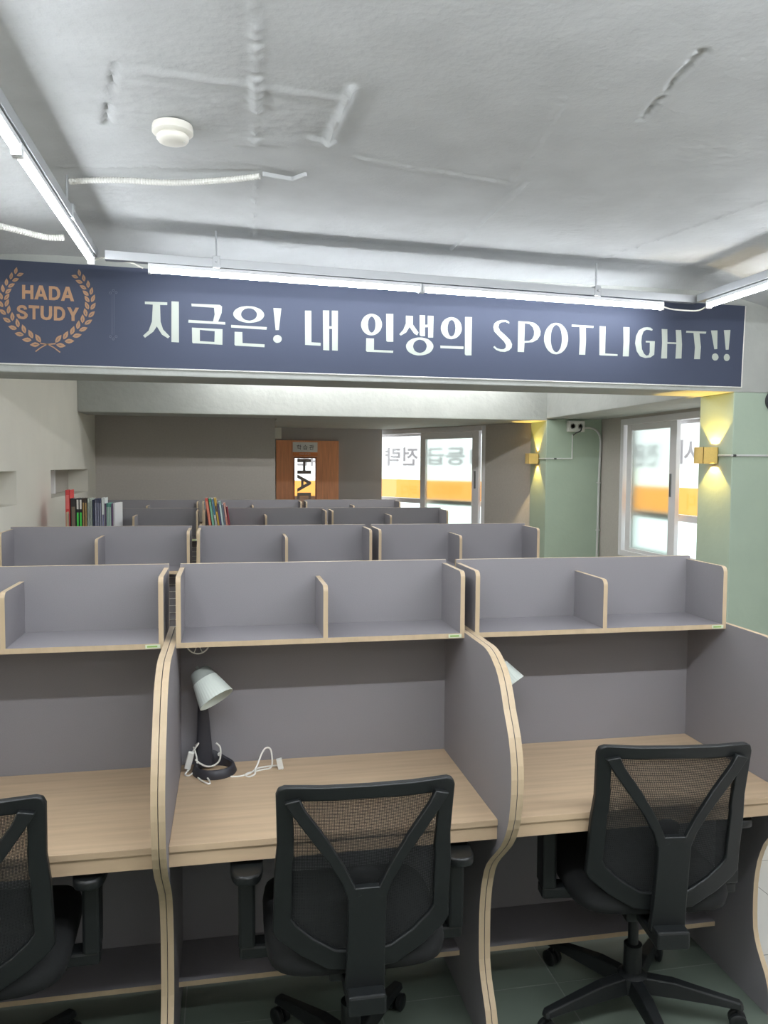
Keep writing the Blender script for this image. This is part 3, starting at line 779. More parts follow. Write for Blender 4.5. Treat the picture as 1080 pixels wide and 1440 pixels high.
LOGO=[[[(-0.854,2.595),(-0.839,2.595),(-0.84,2.569),(-0.816,2.569),(-0.815,2.595),(-0.801,2.595),(-0.802,2.526),(-0.816,2.526),(-0.816,2.553),(-0.84,2.553),(-0.841,2.526),(-0.855,2.526)]],
 [[(-0.774,2.596),(-0.757,2.596),(-0.735,2.526),(-0.751,2.526),(-0.756,2.541),(-0.777,2.541),(-0.781,2.526),(-0.798,2.526)],[(-0.766,2.579),(-0.76,2.555),(-0.772,2.555)]],
 [[(-0.728,2.595),(-0.701,2.595),(-0.687,2.591),(-0.677,2.578),(-0.674,2.56),(-0.678,2.543),(-0.688,2.53),(-0.702,2.526),(-0.729,2.526)],[(-0.713,2.582),(-0.703,2.582),(-0.694,2.578),(-0.69,2.569),(-0.689,2.56),(-0.69,2.551),(-0.695,2.543),(-0.704,2.539),(-0.714,2.539)]],
 [[(-0.648,2.596),(-0.631,2.596),(-0.609,2.525),(-0.625,2.525),(-0.63,2.54),(-0.651,2.54),(-0.656,2.525),(-0.672,2.525)],[(-0.64,2.579),(-0.634,2.555),(-0.646,2.555)]],
 [[(-0.832,2.475),(-0.847,2.473),(-0.849,2.48),(-0.856,2.482),(-0.863,2.481),(-0.867,2.476),(-0.863,2.471),(-0.85,2.467),(-0.838,2.46),(-0.83,2.451),(-0.83,2.441),(-0.836,2.432),(-0.847,2.426),(-0.859,2.426),(-0.873,2.429),(-0.881,2.439),(-0.883,2.449),(-0.869,2.451),(-0.866,2.443),(-0.859,2.439),(-0.85,2.439),(-0.845,2.444),(-0.846,2.449),(-0.855,2.454),(-0.868,2.459),(-0.878,2.466),(-0.881,2.476),(-0.877,2.486),(-0.868,2.493),(-0.855,2.495),(-0.842,2.493),(-0.835,2.485)]],
 [[(-0.825,2.496),(-0.775,2.496),(-0.775,2.482),(-0.793,2.482),(-0.794,2.427),(-0.808,2.427),(-0.807,2.482),(-0.825,2.482)]],
 [[(-0.769,2.496),(-0.754,2.496),(-0.755,2.453),(-0.752,2.443),(-0.747,2.439),(-0.738,2.439),(-0.733,2.443),(-0.73,2.453),(-0.729,2.496),(-0.714,2.496),(-0.715,2.451),(-0.719,2.437),(-0.727,2.429),(-0.743,2.426),(-0.758,2.429),(-0.767,2.437),(-0.77,2.451)]],
 [[(-0.706,2.496),(-0.679,2.496),(-0.665,2.491),(-0.655,2.478),(-0.652,2.461),(-0.656,2.443),(-0.666,2.43),(-0.68,2.426),(-0.707,2.426)],[(-0.691,2.482),(-0.681,2.482),(-0.672,2.478),(-0.667,2.47),(-0.667,2.461),(-0.668,2.452),(-0.673,2.443),(-0.682,2.439),(-0.692,2.439)]],
 [[(-0.643,2.494),(-0.626,2.494),(-0.615,2.469),(-0.603,2.494),(-0.586,2.494),(-0.608,2.453),(-0.608,2.427),(-0.623,2.427),(-0.623,2.453)]]]
WREATH=[[[(-0.702,2.315),(-0.69,2.318),(-0.68,2.326),(-0.674,2.338),(-0.672,2.355),(-0.688,2.348),(-0.697,2.34),(-0.702,2.328)],[(-0.699,2.32),(-0.689,2.33),(-0.681,2.344),(-0.691,2.332)]],
 [[(-0.699,2.305),(-0.69,2.296),(-0.679,2.291),(-0.667,2.293),(-0.652,2.3),(-0.664,2.31),(-0.676,2.315),(-0.688,2.312)],[(-0.693,2.305),(-0.68,2.302),(-0.665,2.301),(-0.68,2.305)]],
 [[(-0.663,2.333),(-0.652,2.338),(-0.643,2.347),(-0.64,2.359),(-0.64,2.376),(-0.654,2.367),(-0.663,2.357),(-0.665,2.345)],[(-0.66,2.338),(-0.653,2.349),(-0.647,2.364),(-0.655,2.351)]],
 [[(-0.658,2.324),(-0.649,2.316),(-0.637,2.313),(-0.625,2.317),(-0.611,2.327),(-0.626,2.335),(-0.637,2.337),(-0.649,2.332)],[(-0.652,2.324),(-0.639,2.323),(-0.624,2.326),(-0.639,2.326)]],
 [[(-0.627,2.357),(-0.616,2.364),(-0.609,2.374),(-0.608,2.386),(-0.611,2.402),(-0.623,2.391),(-0.63,2.381),(-0.631,2.369)],[(-0.625,2.363),(-0.619,2.375),(-0.615,2.39),(-0.621,2.376)]],
 [[(-0.62,2.349),(-0.61,2.344),(-0.598,2.343),(-0.587,2.348),(-0.575,2.36),(-0.59,2.365),(-0.602,2.365),(-0.612,2.359)],[(-0.615,2.351),(-0.602,2.352),(-0.588,2.357),(-0.602,2.355)]],
 [[(-0.596,2.386),(-0.586,2.394),(-0.581,2.405),(-0.582,2.416),(-0.587,2.431),(-0.597,2.419),(-0.602,2.408),(-0.601,2.396)],[(-0.594,2.391),(-0.591,2.404),(-0.589,2.419),(-0.593,2.404)]],
 [[(-0.588,2.379),(-0.577,2.375),(-0.565,2.377),(-0.556,2.383),(-0.546,2.396),(-0.561,2.399),(-0.572,2.397),(-0.582,2.39)],[(-0.583,2.381),(-0.571,2.385),(-0.558,2.392),(-0.571,2.387)]],
 [[(-0.57,2.417),(-0.563,2.427),(-0.559,2.438),(-0.562,2.449),(-0.569,2.462),(-0.577,2.449),(-0.58,2.437),(-0.577,2.426)],[(-0.57,2.423),(-0.568,2.435),(-0.569,2.45),(-0.571,2.435)]],
 [[(-0.561,2.412),(-0.55,2.411),(-0.539,2.414),(-0.531,2.422),(-0.523,2.437),(-0.538,2.436),(-0.549,2.432),(-0.557,2.424)],[(-0.557,2.415),(-0.545,2.421),(-0.534,2.43),(-0.547,2.423)]],
 [[(-0.551,2.451),(-0.546,2.461),(-0.545,2.473),(-0.55,2.483),(-0.56,2.493),(-0.565,2.478),(-0.565,2.467),(-0.56,2.457)],[(-0.552,2.456),(-0.553,2.468),(-0.558,2.481),(-0.556,2.467)]],
 [[(-0.541,2.448),(-0.53,2.449),(-0.52,2.455),(-0.514,2.465),(-0.51,2.48),(-0.525,2.476),(-0.534,2.47),(-0.54,2.46)],[(-0.538,2.452),(-0.528,2.46),(-0.519,2.471),(-0.53,2.462)]],
 [[(-0.54,2.488),(-0.537,2.498),(-0.538,2.509),(-0.545,2.518),(-0.556,2.526),(-0.558,2.511),(-0.556,2.5),(-0.55,2.492)],[(-0.542,2.492),(-0.545,2.503),(-0.552,2.515),(-0.548,2.502)]],
 [[(-0.53,2.487),(-0.519,2.49),(-0.511,2.498),(-0.507,2.508),(-0.506,2.523),(-0.519,2.516),(-0.527,2.509),(-0.531,2.498)],[(-0.527,2.491),(-0.519,2.501),(-0.512,2.513),(-0.521,2.502)]],
 [[(-0.536,2.524),(-0.535,2.534),(-0.539,2.544),(-0.546,2.551),(-0.559,2.556),(-0.558,2.542),(-0.554,2.532),(-0.546,2.526)],[(-0.539,2.527),(-0.544,2.537),(-0.553,2.547),(-0.546,2.536)]],
 [[(-0.526,2.525),(-0.516,2.53),(-0.51,2.539),(-0.508,2.549),(-0.509,2.564),(-0.521,2.555),(-0.527,2.546),(-0.529,2.535)],[(-0.524,2.53),(-0.518,2.54),(-0.514,2.553),(-0.52,2.541)]],
 [[(-0.539,2.557),(-0.54,2.567),(-0.546,2.575),(-0.554,2.58),(-0.568,2.581),(-0.564,2.568),(-0.558,2.56),(-0.549,2.556)],[(-0.542,2.56),(-0.55,2.567),(-0.56,2.574),(-0.551,2.566)]],
 [[(-0.529,2.561),(-0.521,2.568),(-0.517,2.577),(-0.517,2.588),(-0.521,2.6),(-0.531,2.589),(-0.535,2.58),(-0.534,2.569)],[(-0.528,2.565),(-0.525,2.576),(-0.524,2.589),(-0.527,2.577)]],
 [[(-0.549,2.589),(-0.553,2.598),(-0.559,2.605),(-0.569,2.607),(-0.582,2.606),(-0.575,2.595),(-0.568,2.588),(-0.559,2.586)],[(-0.553,2.591),(-0.562,2.597),(-0.573,2.601),(-0.563,2.595)]],
 [[(-0.54,2.595),(-0.534,2.603),(-0.532,2.613),(-0.534,2.622),(-0.541,2.634),(-0.547,2.621),(-0.55,2.612),(-0.547,2.602)],[(-0.541,2.599),(-0.539,2.61),(-0.541,2.623),(-0.542,2.61)]],
 [[(-0.567,2.619),(-0.571,2.627),(-0.579,2.632),(-0.588,2.633),(-0.601,2.63),(-0.593,2.62),(-0.585,2.615),(-0.576,2.615)],[(-0.571,2.62),(-0.58,2.624),(-0.591,2.627),(-0.581,2.622)]],
 [[(-0.559,2.626),(-0.554,2.635),(-0.553,2.644),(-0.556,2.653),(-0.565,2.663),(-0.569,2.65),(-0.57,2.64),(-0.566,2.632)],[(-0.559,2.63),(-0.56,2.641),(-0.563,2.652),(-0.562,2.64)]],
 [[(-0.587,2.643),(-0.592,2.651),(-0.599,2.657),(-0.608,2.657),(-0.62,2.654),(-0.613,2.645),(-0.605,2.64),(-0.596,2.64)],[(-0.591,2.645),(-0.6,2.649),(-0.611,2.651),(-0.601,2.647)]],
 [[(-0.579,2.651),(-0.575,2.659),(-0.574,2.669),(-0.577,2.677),(-0.585,2.686),(-0.59,2.674),(-0.59,2.665),(-0.586,2.656)],[(-0.58,2.655),(-0.581,2.665),(-0.584,2.676),(-0.583,2.665)]],
 [[(-0.776,2.304),(-0.785,2.311),(-0.797,2.314),(-0.809,2.31),(-0.823,2.3),(-0.808,2.292),(-0.797,2.29),(-0.785,2.295)],[(-0.781,2.303),(-0.795,2.304),(-0.81,2.301),(-0.795,2.301)]],
 [[(-0.771,2.313),(-0.769,2.326),(-0.773,2.339),(-0.781,2.347),(-0.796,2.354),(-0.796,2.337),(-0.792,2.325),(-0.783,2.317)],[(-0.774,2.318),(-0.78,2.331),(-0.789,2.343),(-0.782,2.329)]],
 [[(-0.814,2.323),(-0.822,2.332),(-0.833,2.336),(-0.845,2.333),(-0.859,2.325),(-0.847,2.316),(-0.835,2.313),(-0.824,2.316)],[(-0.819,2.324),(-0.832,2.325),(-0.847,2.325),(-0.832,2.323)]],
 [[(-0.808,2.332),(-0.805,2.345),(-0.807,2.357),(-0.814,2.366),(-0.828,2.375),(-0.829,2.358),(-0.827,2.346),(-0.819,2.337)],[(-0.811,2.337),(-0.815,2.35),(-0.822,2.363),(-0.817,2.349)]],
 [[(-0.85,2.348),(-0.857,2.357),(-0.867,2.362),(-0.878,2.361),(-0.893,2.355),(-0.882,2.344),(-0.871,2.34),(-0.86,2.341)],[(-0.855,2.349),(-0.867,2.352),(-0.881,2.353),(-0.867,2.349)]],
 [[(-0.843,2.356),(-0.839,2.368),(-0.839,2.38),(-0.845,2.39),(-0.857,2.4),(-0.86,2.383),(-0.859,2.371),(-0.853,2.362)],[(-0.845,2.361),(-0.847,2.374),(-0.853,2.387),(-0.85,2.373)]],
 [[(-0.882,2.376),(-0.887,2.386),(-0.897,2.392),(-0.908,2.393),(-0.922,2.388),(-0.913,2.377),(-0.903,2.371),(-0.892,2.371)],[(-0.887,2.378),(-0.898,2.382),(-0.911,2.385),(-0.898,2.38)]],
 [[(-0.874,2.384),(-0.869,2.394),(-0.868,2.406),(-0.873,2.417),(-0.883,2.428),(-0.888,2.412),(-0.888,2.401),(-0.883,2.39)],[(-0.875,2.389),(-0.876,2.402),(-0.88,2.415),(-0.879,2.401)]],
 [[(-0.91,2.409),(-0.914,2.42),(-0.922,2.427),(-0.932,2.43),(-0.947,2.429),(-0.94,2.416),(-0.932,2.408),(-0.921,2.406)],[(-0.915,2.411),(-0.924,2.418),(-0.937,2.423),(-0.926,2.416)]],
 [[(-0.902,2.415),(-0.895,2.424),(-0.892,2.436),(-0.895,2.447),(-0.903,2.459),(-0.91,2.445),(-0.912,2.434),(-0.909,2.423)],[(-0.902,2.42),(-0.901,2.433),(-0.902,2.447),(-0.903,2.433)]],
 [[(-0.931,2.445),(-0.933,2.456),(-0.939,2.465),(-0.948,2.469),(-0.962,2.47),(-0.958,2.457),(-0.951,2.448),(-0.942,2.444)],[(-0.935,2.448),(-0.943,2.456),(-0.953,2.463),(-0.944,2.454)]],
 [[(-0.922,2.449),(-0.914,2.457),(-0.909,2.467),(-0.91,2.478),(-0.915,2.492),(-0.924,2.48),(-0.928,2.469),(-0.927,2.458)],[(-0.921,2.454),(-0.918,2.466),(-0.917,2.48),(-0.92,2.466)]],
 [[(-0.944,2.481),(-0.943,2.492),(-0.947,2.502),(-0.954,2.509),(-0.967,2.514),(-0.966,2.499),(-0.962,2.489),(-0.954,2.483)],[(-0.947,2.485),(-0.952,2.495),(-0.961,2.505),(-0.954,2.494)]],
 [[(-0.934,2.483),(-0.925,2.489),(-0.918,2.498),(-0.916,2.508),(-0.918,2.523),(-0.93,2.513),(-0.936,2.504),(-0.937,2.494)],[(-0.932,2.488),(-0.927,2.499),(-0.923,2.512),(-0.929,2.499)]],
 [[(-0.948,2.518),(-0.944,2.528),(-0.945,2.538),(-0.951,2.547),(-0.961,2.555),(-0.964,2.54),(-0.962,2.53),(-0.956,2.522)],[(-0.949,2.522),(-0.952,2.533),(-0.957,2.544),(-0.954,2.532)]],
 [[(-0.938,2.517),(-0.928,2.519),(-0.92,2.526),(-0.915,2.536),(-0.914,2.55),(-0.926,2.544),(-0.934,2.537),(-0.938,2.527)],[(-0.935,2.521),(-0.927,2.529),(-0.92,2.541),(-0.929,2.531)]],
 [[(-0.942,2.553),(-0.936,2.562),(-0.935,2.572),(-0.938,2.581),(-0.945,2.592),(-0.951,2.579),(-0.952,2.569),(-0.949,2.56)],[(-0.942,2.558),(-0.942,2.569),(-0.944,2.581),(-0.944,2.568)]],
 [[(-0.933,2.549),(-0.923,2.549),(-0.914,2.553),(-0.908,2.561),(-0.903,2.574),(-0.916,2.572),(-0.925,2.568),(-0.931,2.559)],[(-0.929,2.552),(-0.92,2.558),(-0.911,2.567),(-0.922,2.56)]],
 [[(-0.928,2.586),(-0.921,2.593),(-0.918,2.603),(-0.919,2.612),(-0.925,2.624),(-0.932,2.613),(-0.935,2.603),(-0.933,2.593)],[(-0.928,2.59),(-0.926,2.601),(-0.926,2.613),(-0.928,2.601)]],
 [[(-0.92,2.58),(-0.911,2.578),(-0.901,2.581),(-0.894,2.588),(-0.887,2.599),(-0.9,2.6),(-0.909,2.597),(-0.916,2.59)],[(-0.916,2.583),(-0.906,2.587),(-0.896,2.594),(-0.907,2.589)]],
 [[(-0.908,2.618),(-0.9,2.624),(-0.896,2.633),(-0.896,2.643),(-0.9,2.655),(-0.908,2.645),(-0.912,2.636),(-0.912,2.626)],[(-0.907,2.622),(-0.903,2.633),(-0.902,2.645),(-0.906,2.633)]],
 [[(-0.9,2.612),(-0.892,2.608),(-0.883,2.609),(-0.875,2.615),(-0.867,2.625),(-0.879,2.627),(-0.888,2.626),(-0.895,2.62)],[(-0.896,2.613),(-0.887,2.616),(-0.876,2.621),(-0.887,2.618)]],
 [[(-0.885,2.645),(-0.878,2.652),(-0.874,2.66),(-0.874,2.669),(-0.877,2.681),(-0.886,2.671),(-0.89,2.663),(-0.889,2.653)],[(-0.884,2.65),(-0.881,2.659),(-0.88,2.671),(-0.883,2.66)]],
 [[(-0.878,2.639),(-0.87,2.636),(-0.861,2.637),(-0.853,2.642),(-0.845,2.652),(-0.857,2.654),(-0.866,2.653),(-0.873,2.647)],[(-0.874,2.64),(-0.864,2.643),(-0.854,2.648),(-0.865,2.645)]],
 [[(-0.795,2.265),(-0.77,2.286),(-0.742,2.302),(-0.7,2.307),(-0.701,2.313),(-0.743,2.308),(-0.772,2.291),(-0.798,2.27)]],
 [[(-0.678,2.27),(-0.708,2.293),(-0.737,2.308),(-0.773,2.312),(-0.774,2.306),(-0.737,2.302),(-0.71,2.288),(-0.681,2.265)]]]
ORNAMENT=[[[(-0.426,2.571),(-0.429,2.365),(-0.427,2.365),(-0.425,2.571)]],
 [[(-0.417,2.571),(-0.419,2.365),(-0.418,2.365),(-0.415,2.571)]],
 [[(-0.43,2.356),(-0.431,2.352),(-0.433,2.35),(-0.436,2.349),(-0.439,2.35),(-0.442,2.352),(-0.442,2.355),(-0.442,2.359),(-0.439,2.361),(-0.436,2.362),(-0.433,2.361),(-0.431,2.359)],[(-0.432,2.356),(-0.432,2.353),(-0.434,2.352),(-0.436,2.351),(-0.438,2.352),(-0.44,2.353),(-0.44,2.355),(-0.44,2.358),(-0.438,2.359),(-0.436,2.36),(-0.434,2.359),(-0.432,2.358)]],
 [[(-0.402,2.357),(-0.403,2.353),(-0.405,2.351),(-0.408,2.35),(-0.412,2.351),(-0.414,2.353),(-0.415,2.356),(-0.414,2.36),(-0.411,2.362),(-0.408,2.363),(-0.405,2.362),(-0.403,2.36)],[(-0.404,2.357),(-0.405,2.354),(-0.406,2.353),(-0.408,2.352),(-0.411,2.353),(-0.412,2.354),(-0.413,2.356),(-0.412,2.359),(-0.41,2.36),(-0.408,2.361),(-0.406,2.361),(-0.404,2.359)]],
 [[(-0.416,2.344),(-0.417,2.341),(-0.419,2.338),(-0.422,2.337),(-0.426,2.338),(-0.428,2.341),(-0.429,2.344),(-0.428,2.347),(-0.425,2.35),(-0.422,2.351),(-0.419,2.35),(-0.417,2.348)],[(-0.418,2.344),(-0.419,2.342),(-0.42,2.34),(-0.422,2.34),(-0.425,2.34),(-0.426,2.342),(-0.427,2.344),(-0.426,2.346),(-0.424,2.348),(-0.422,2.349),(-0.42,2.348),(-0.419,2.346)]],
 [[(-0.427,2.575),(-0.428,2.572),(-0.43,2.57),(-0.433,2.569),(-0.437,2.569),(-0.439,2.572),(-0.44,2.575),(-0.439,2.578),(-0.437,2.581),(-0.433,2.582),(-0.43,2.581),(-0.428,2.579)],[(-0.429,2.575),(-0.43,2.573),(-0.431,2.571),(-0.433,2.571),(-0.436,2.571),(-0.437,2.573),(-0.438,2.575),(-0.437,2.577),(-0.436,2.579),(-0.433,2.58),(-0.431,2.579),(-0.43,2.578)]],
 [[(-0.399,2.579),(-0.4,2.576),(-0.403,2.573),(-0.406,2.572),(-0.409,2.573),(-0.411,2.575),(-0.412,2.579),(-0.411,2.582),(-0.409,2.584),(-0.406,2.585),(-0.402,2.585),(-0.4,2.582)],[(-0.401,2.579),(-0.402,2.577),(-0.404,2.575),(-0.406,2.574),(-0.408,2.575),(-0.409,2.576),(-0.41,2.579),(-0.409,2.581),(-0.408,2.583),(-0.406,2.583),(-0.403,2.583),(-0.402,2.581)]],
 [[(-0.413,2.589),(-0.414,2.586),(-0.416,2.583),(-0.419,2.582),(-0.423,2.583),(-0.425,2.585),(-0.426,2.589),(-0.425,2.592),(-0.423,2.594),(-0.419,2.595),(-0.416,2.595),(-0.414,2.592)],[(-0.415,2.589),(-0.416,2.587),(-0.417,2.585),(-0.419,2.584),(-0.422,2.585),(-0.423,2.587),(-0.424,2.589),(-0.423,2.591),(-0.422,2.593),(-0.419,2.593),(-0.417,2.593),(-0.416,2.591)]]]

# ------------------------------------------------------------------ navy banner on the beam
BY = 1.684
bn = empty('banner', (0, 0, 0))
tag(bn, 'long navy banner with pale slogan lettering hung across the beam', 'banner')
b = MB()
bpts = [(-1.09, 2.203), (3.165, 2.190), (3.176, 2.672), (-1.09, 2.716)]
b.prism(bpts, lambda u, v, q: (u, q, v), BY + 0.001, YB1 - 0.0005)
b.build('banner_sheet', M['banner'], bn)
b = MB()
b.tube([(-1.09, BY, 2.203), (3.166, BY, 2.190)], 0.004, 6)
b.tube([(3.166, BY, 2.190), (3.169, BY, 2.35), (3.177, BY, 2.672)], 0.0035, 6)
b.build('banner_hem', M['white_plastic'], bn)


def flat_print(name, groups, y0, m):
    """Printed shapes: each group is an outer loop followed by its holes, in metres on the banner (x, z)."""
    me = bpy.data.meshes.new(name)
    V, F = [], []
    from mathutils.geometry import tessellate_polygon
    for g in groups:
        loops = [[Vector((x, z, 0)) for x, z in lp] for lp in g]
        o = len(V)
        for lp in g:
            V += [(x, y0, z) for x, z in lp]
        for tri in tessellate_polygon(loops):
            F.append(tuple(o + k for k in tri))
    me.from_pydata(V, [], F)
    me.materials.append(m)
    bm = bmesh.new(); bm.from_mesh(me)
    for f in bm.faces:
        f.normal_update()
        if f.normal.y > 0: f.normal_flip()
    bm.to_mesh(me); bm.free()
    ob = bpy.data.objects.new(name, me)
    COL.objects.link(ob)
    ob.parent = bn
    return ob


for i0, i1 in ((0, 10), (10, 12), (12, 21), (21, len(SLOGAN))):
    flat_print('slogan_word', SLOGAN[i0:i1], BY - 0.0002, M['letter'])
tag(flat_print('logo_lettering', LOGO, BY - 0.0002, M['copper']), 'copper logo lettering')
tag(flat_print('laurel_wreath', WREATH, BY - 0.0002, M['copper']), 'copper laurel wreath')
flat_print('ornament', ORNAMENT, BY - 0.0002, M['faint'])

# ------------------------------------------------------------------ study carrels
CW, GAP, TB = 0.8824, 0.0350, 0.0142        # inner width, gap between units, board thickness
TP = 0.0165
PITCH_X = CW + GAP
ZS, ZT, ZP, ZDV, ZD = 1.1808, 1.3875, 1.3764, 1.3409, 0.73
DS, DD, DIV = 0.2233, 0.5631, 0.4422
# wavy profile of the side partition, (y, z), front edge from top to floor
PROFILE = [(0.0, 1.1825), (-0.23, 1.1825), (-0.405, 1.182), (-0.432, 1.180), (-0.456, 1.175), (-0.480, 1.167), (-0.501, 1.156), (-0.522, 1.145),
           (-0.541, 1.130), (-0.560, 1.108), (-0.577, 1.082), (-0.594, 1.050), (-0.618, 1.015), (-0.636, 0.985), (-0.650, 0.950), (-0.659, 0.915),
           (-0.663, 0.880), (-0.662, 0.840), (-0.657, 0.805), (-0.648, 0.765), (-0.634, 0.732), (-0.614, 0.698), (-0.586, 0.664), (-0.545, 0.626),
           (-0.502, 0.588), (-0.470, 0.556), (-0.450, 0.527), (-0.436, 0.495), (-0.424, 0.460), (-0.416, 0.420), (-0.411, 0.379), (-0.410, 0.330),
           (-0.411, 0.280), (-0.415, 0.235), (-0.424, 0.205), (-0.435, 0.182), (-0.455, 0.152), (-0.478, 0.120), (-0.493, 0.085), (-0.499, 0.045), (-0.498, 0.0),
           (0.0, 0.0)]
GE = [M['grey'], M['edge']]


def rounded_panel(y0, y1, z0, z1, r):
    """(y,z) loop with the front top corner (y0 side) rounded"""
    loop = [(y1, z0), (y1, z1)]
    for i in range(7):
        a = math.pi / 2 * i / 6
        loop.append((y0 + r - r * math.sin(a), z1 - r + r * math.cos(a)))
    loop.append((y0, z0))
    return loop


def make_carrel():
    r = empty('study_carrel')
    fx = lambda u, v, q: (q, u, v)
    fl = [(y + (TB if y == 0 else 0), z) for y, z in PROFILE]
    for x0 in (-TP, CW):
        MB().prism(fl, fx, x0, x0 + TP, 0, 1).build('side_partition', GE, r)
    # back panel with light top edge
    b = MB()
    b.box((0, 0, 0.10), (CW, TB, ZT), [0, 1, 0, 1, 0, 1])
    b.build('back_panel', GE, r)
    # desktop with front apron
    b = MB()
    b.box((0, -DD, ZD - 0.018), (CW, 0, ZD), 0)
    dt = b.build('desktop', M['oak'], r, bevel=0.0015)
    MB().box((0, -DD + 0.006, 0.672), (CW, -DD + 0.022, ZD - 0.018)).build('apron', M['oak'], dt)
    # bookshelf on top
    b = MB()
    b.box((0, -DS, ZS - 0.0158), (CW, 0, ZS), [0, 0, 1, 1, 0, 1])
    sh = b.build('bookshelf_board', GE, r)
    b = MB(); b.box((CW - 0.052, -DS - 0.001, ZS - 0.0135), (CW - 0.010, -DS, ZS - 0.0025))
    st = b.build('maker_label', M['sign_label'], sh)
    MB().box((CW - 0.047, -DS - 0.0014, ZS - 0.0105), (CW - 0.018, -DS - 0.001, ZS - 0.0055)).build('label_print', M['sign_label_ink'], st)
    for x0 in (0, CW - TB):
        MB().prism(rounded_panel(-DS, 0, ZS, ZP, 0.020), fx, x0, x0 + TB, 0, 1).build('bookshelf_side', GE, r)
    MB().prism(rounded_panel(-DS, 0, ZS, ZDV, 0.020), fx, DIV - TB / 2, DIV + TB / 2, 0, 1).build('bookshelf_divider', GE, r)
    b = MB(); b.box((0, -0.215, 0.124), (CW, 0, 0.14), [0, 0, 1, 0, 0, 0])
    b.build('footrest', GE, r)
    return r


ROWS = [(0, 0), (-0.0021, 1.6437), (-0.0258, 3.3803), (-0.0777, 4.8357)]
CARREL_LABELS = [
    ['nearest grey study carrel at the left picture edge, its desktop bare', 'nearest grey study carrel in the centre, a white-shaded lamp on its desktop', 'nearest grey study carrel on the right, beside the open tiled aisle'],
    ['second row grey carrel against the cream left wall', 'second row grey carrel in the middle, behind the one with the lamp', 'second row grey carrel on the right, in front of the farther green column'],
    ['third row grey carrel at left, holding the long row of books', 'third row grey carrel in the middle, holding a few leaning coloured books', 'third row grey carrel on the right, below the far window'],
    ['rearmost grey carrel at left, in front of the bare back wall', 'rearmost grey carrel in the middle, below the left of the orange door', 'rearmost grey carrel on the right, between orange door and far window']]
proto = make_carrel()
first = True
for rr, (dx, y) in enumerate(ROWS):
    for uu in range(3):
        o = proto if first else copy_tree(proto)
        first = False
        o.location = ((uu - 1) * PITCH_X + dx, y, 0)
        tag(o, CARREL_LABELS[rr][uu], 'study desk', 'study carrels in rows')


# ------------------------------------------------------------------ mesh-back swivel chairs
def back_y(u, v):
    k = (v - 0.5) / 0.45
    return -0.215 - 0.075 * k - 0.02 * max(0, 0.25 - k) + 0.55 * u * u


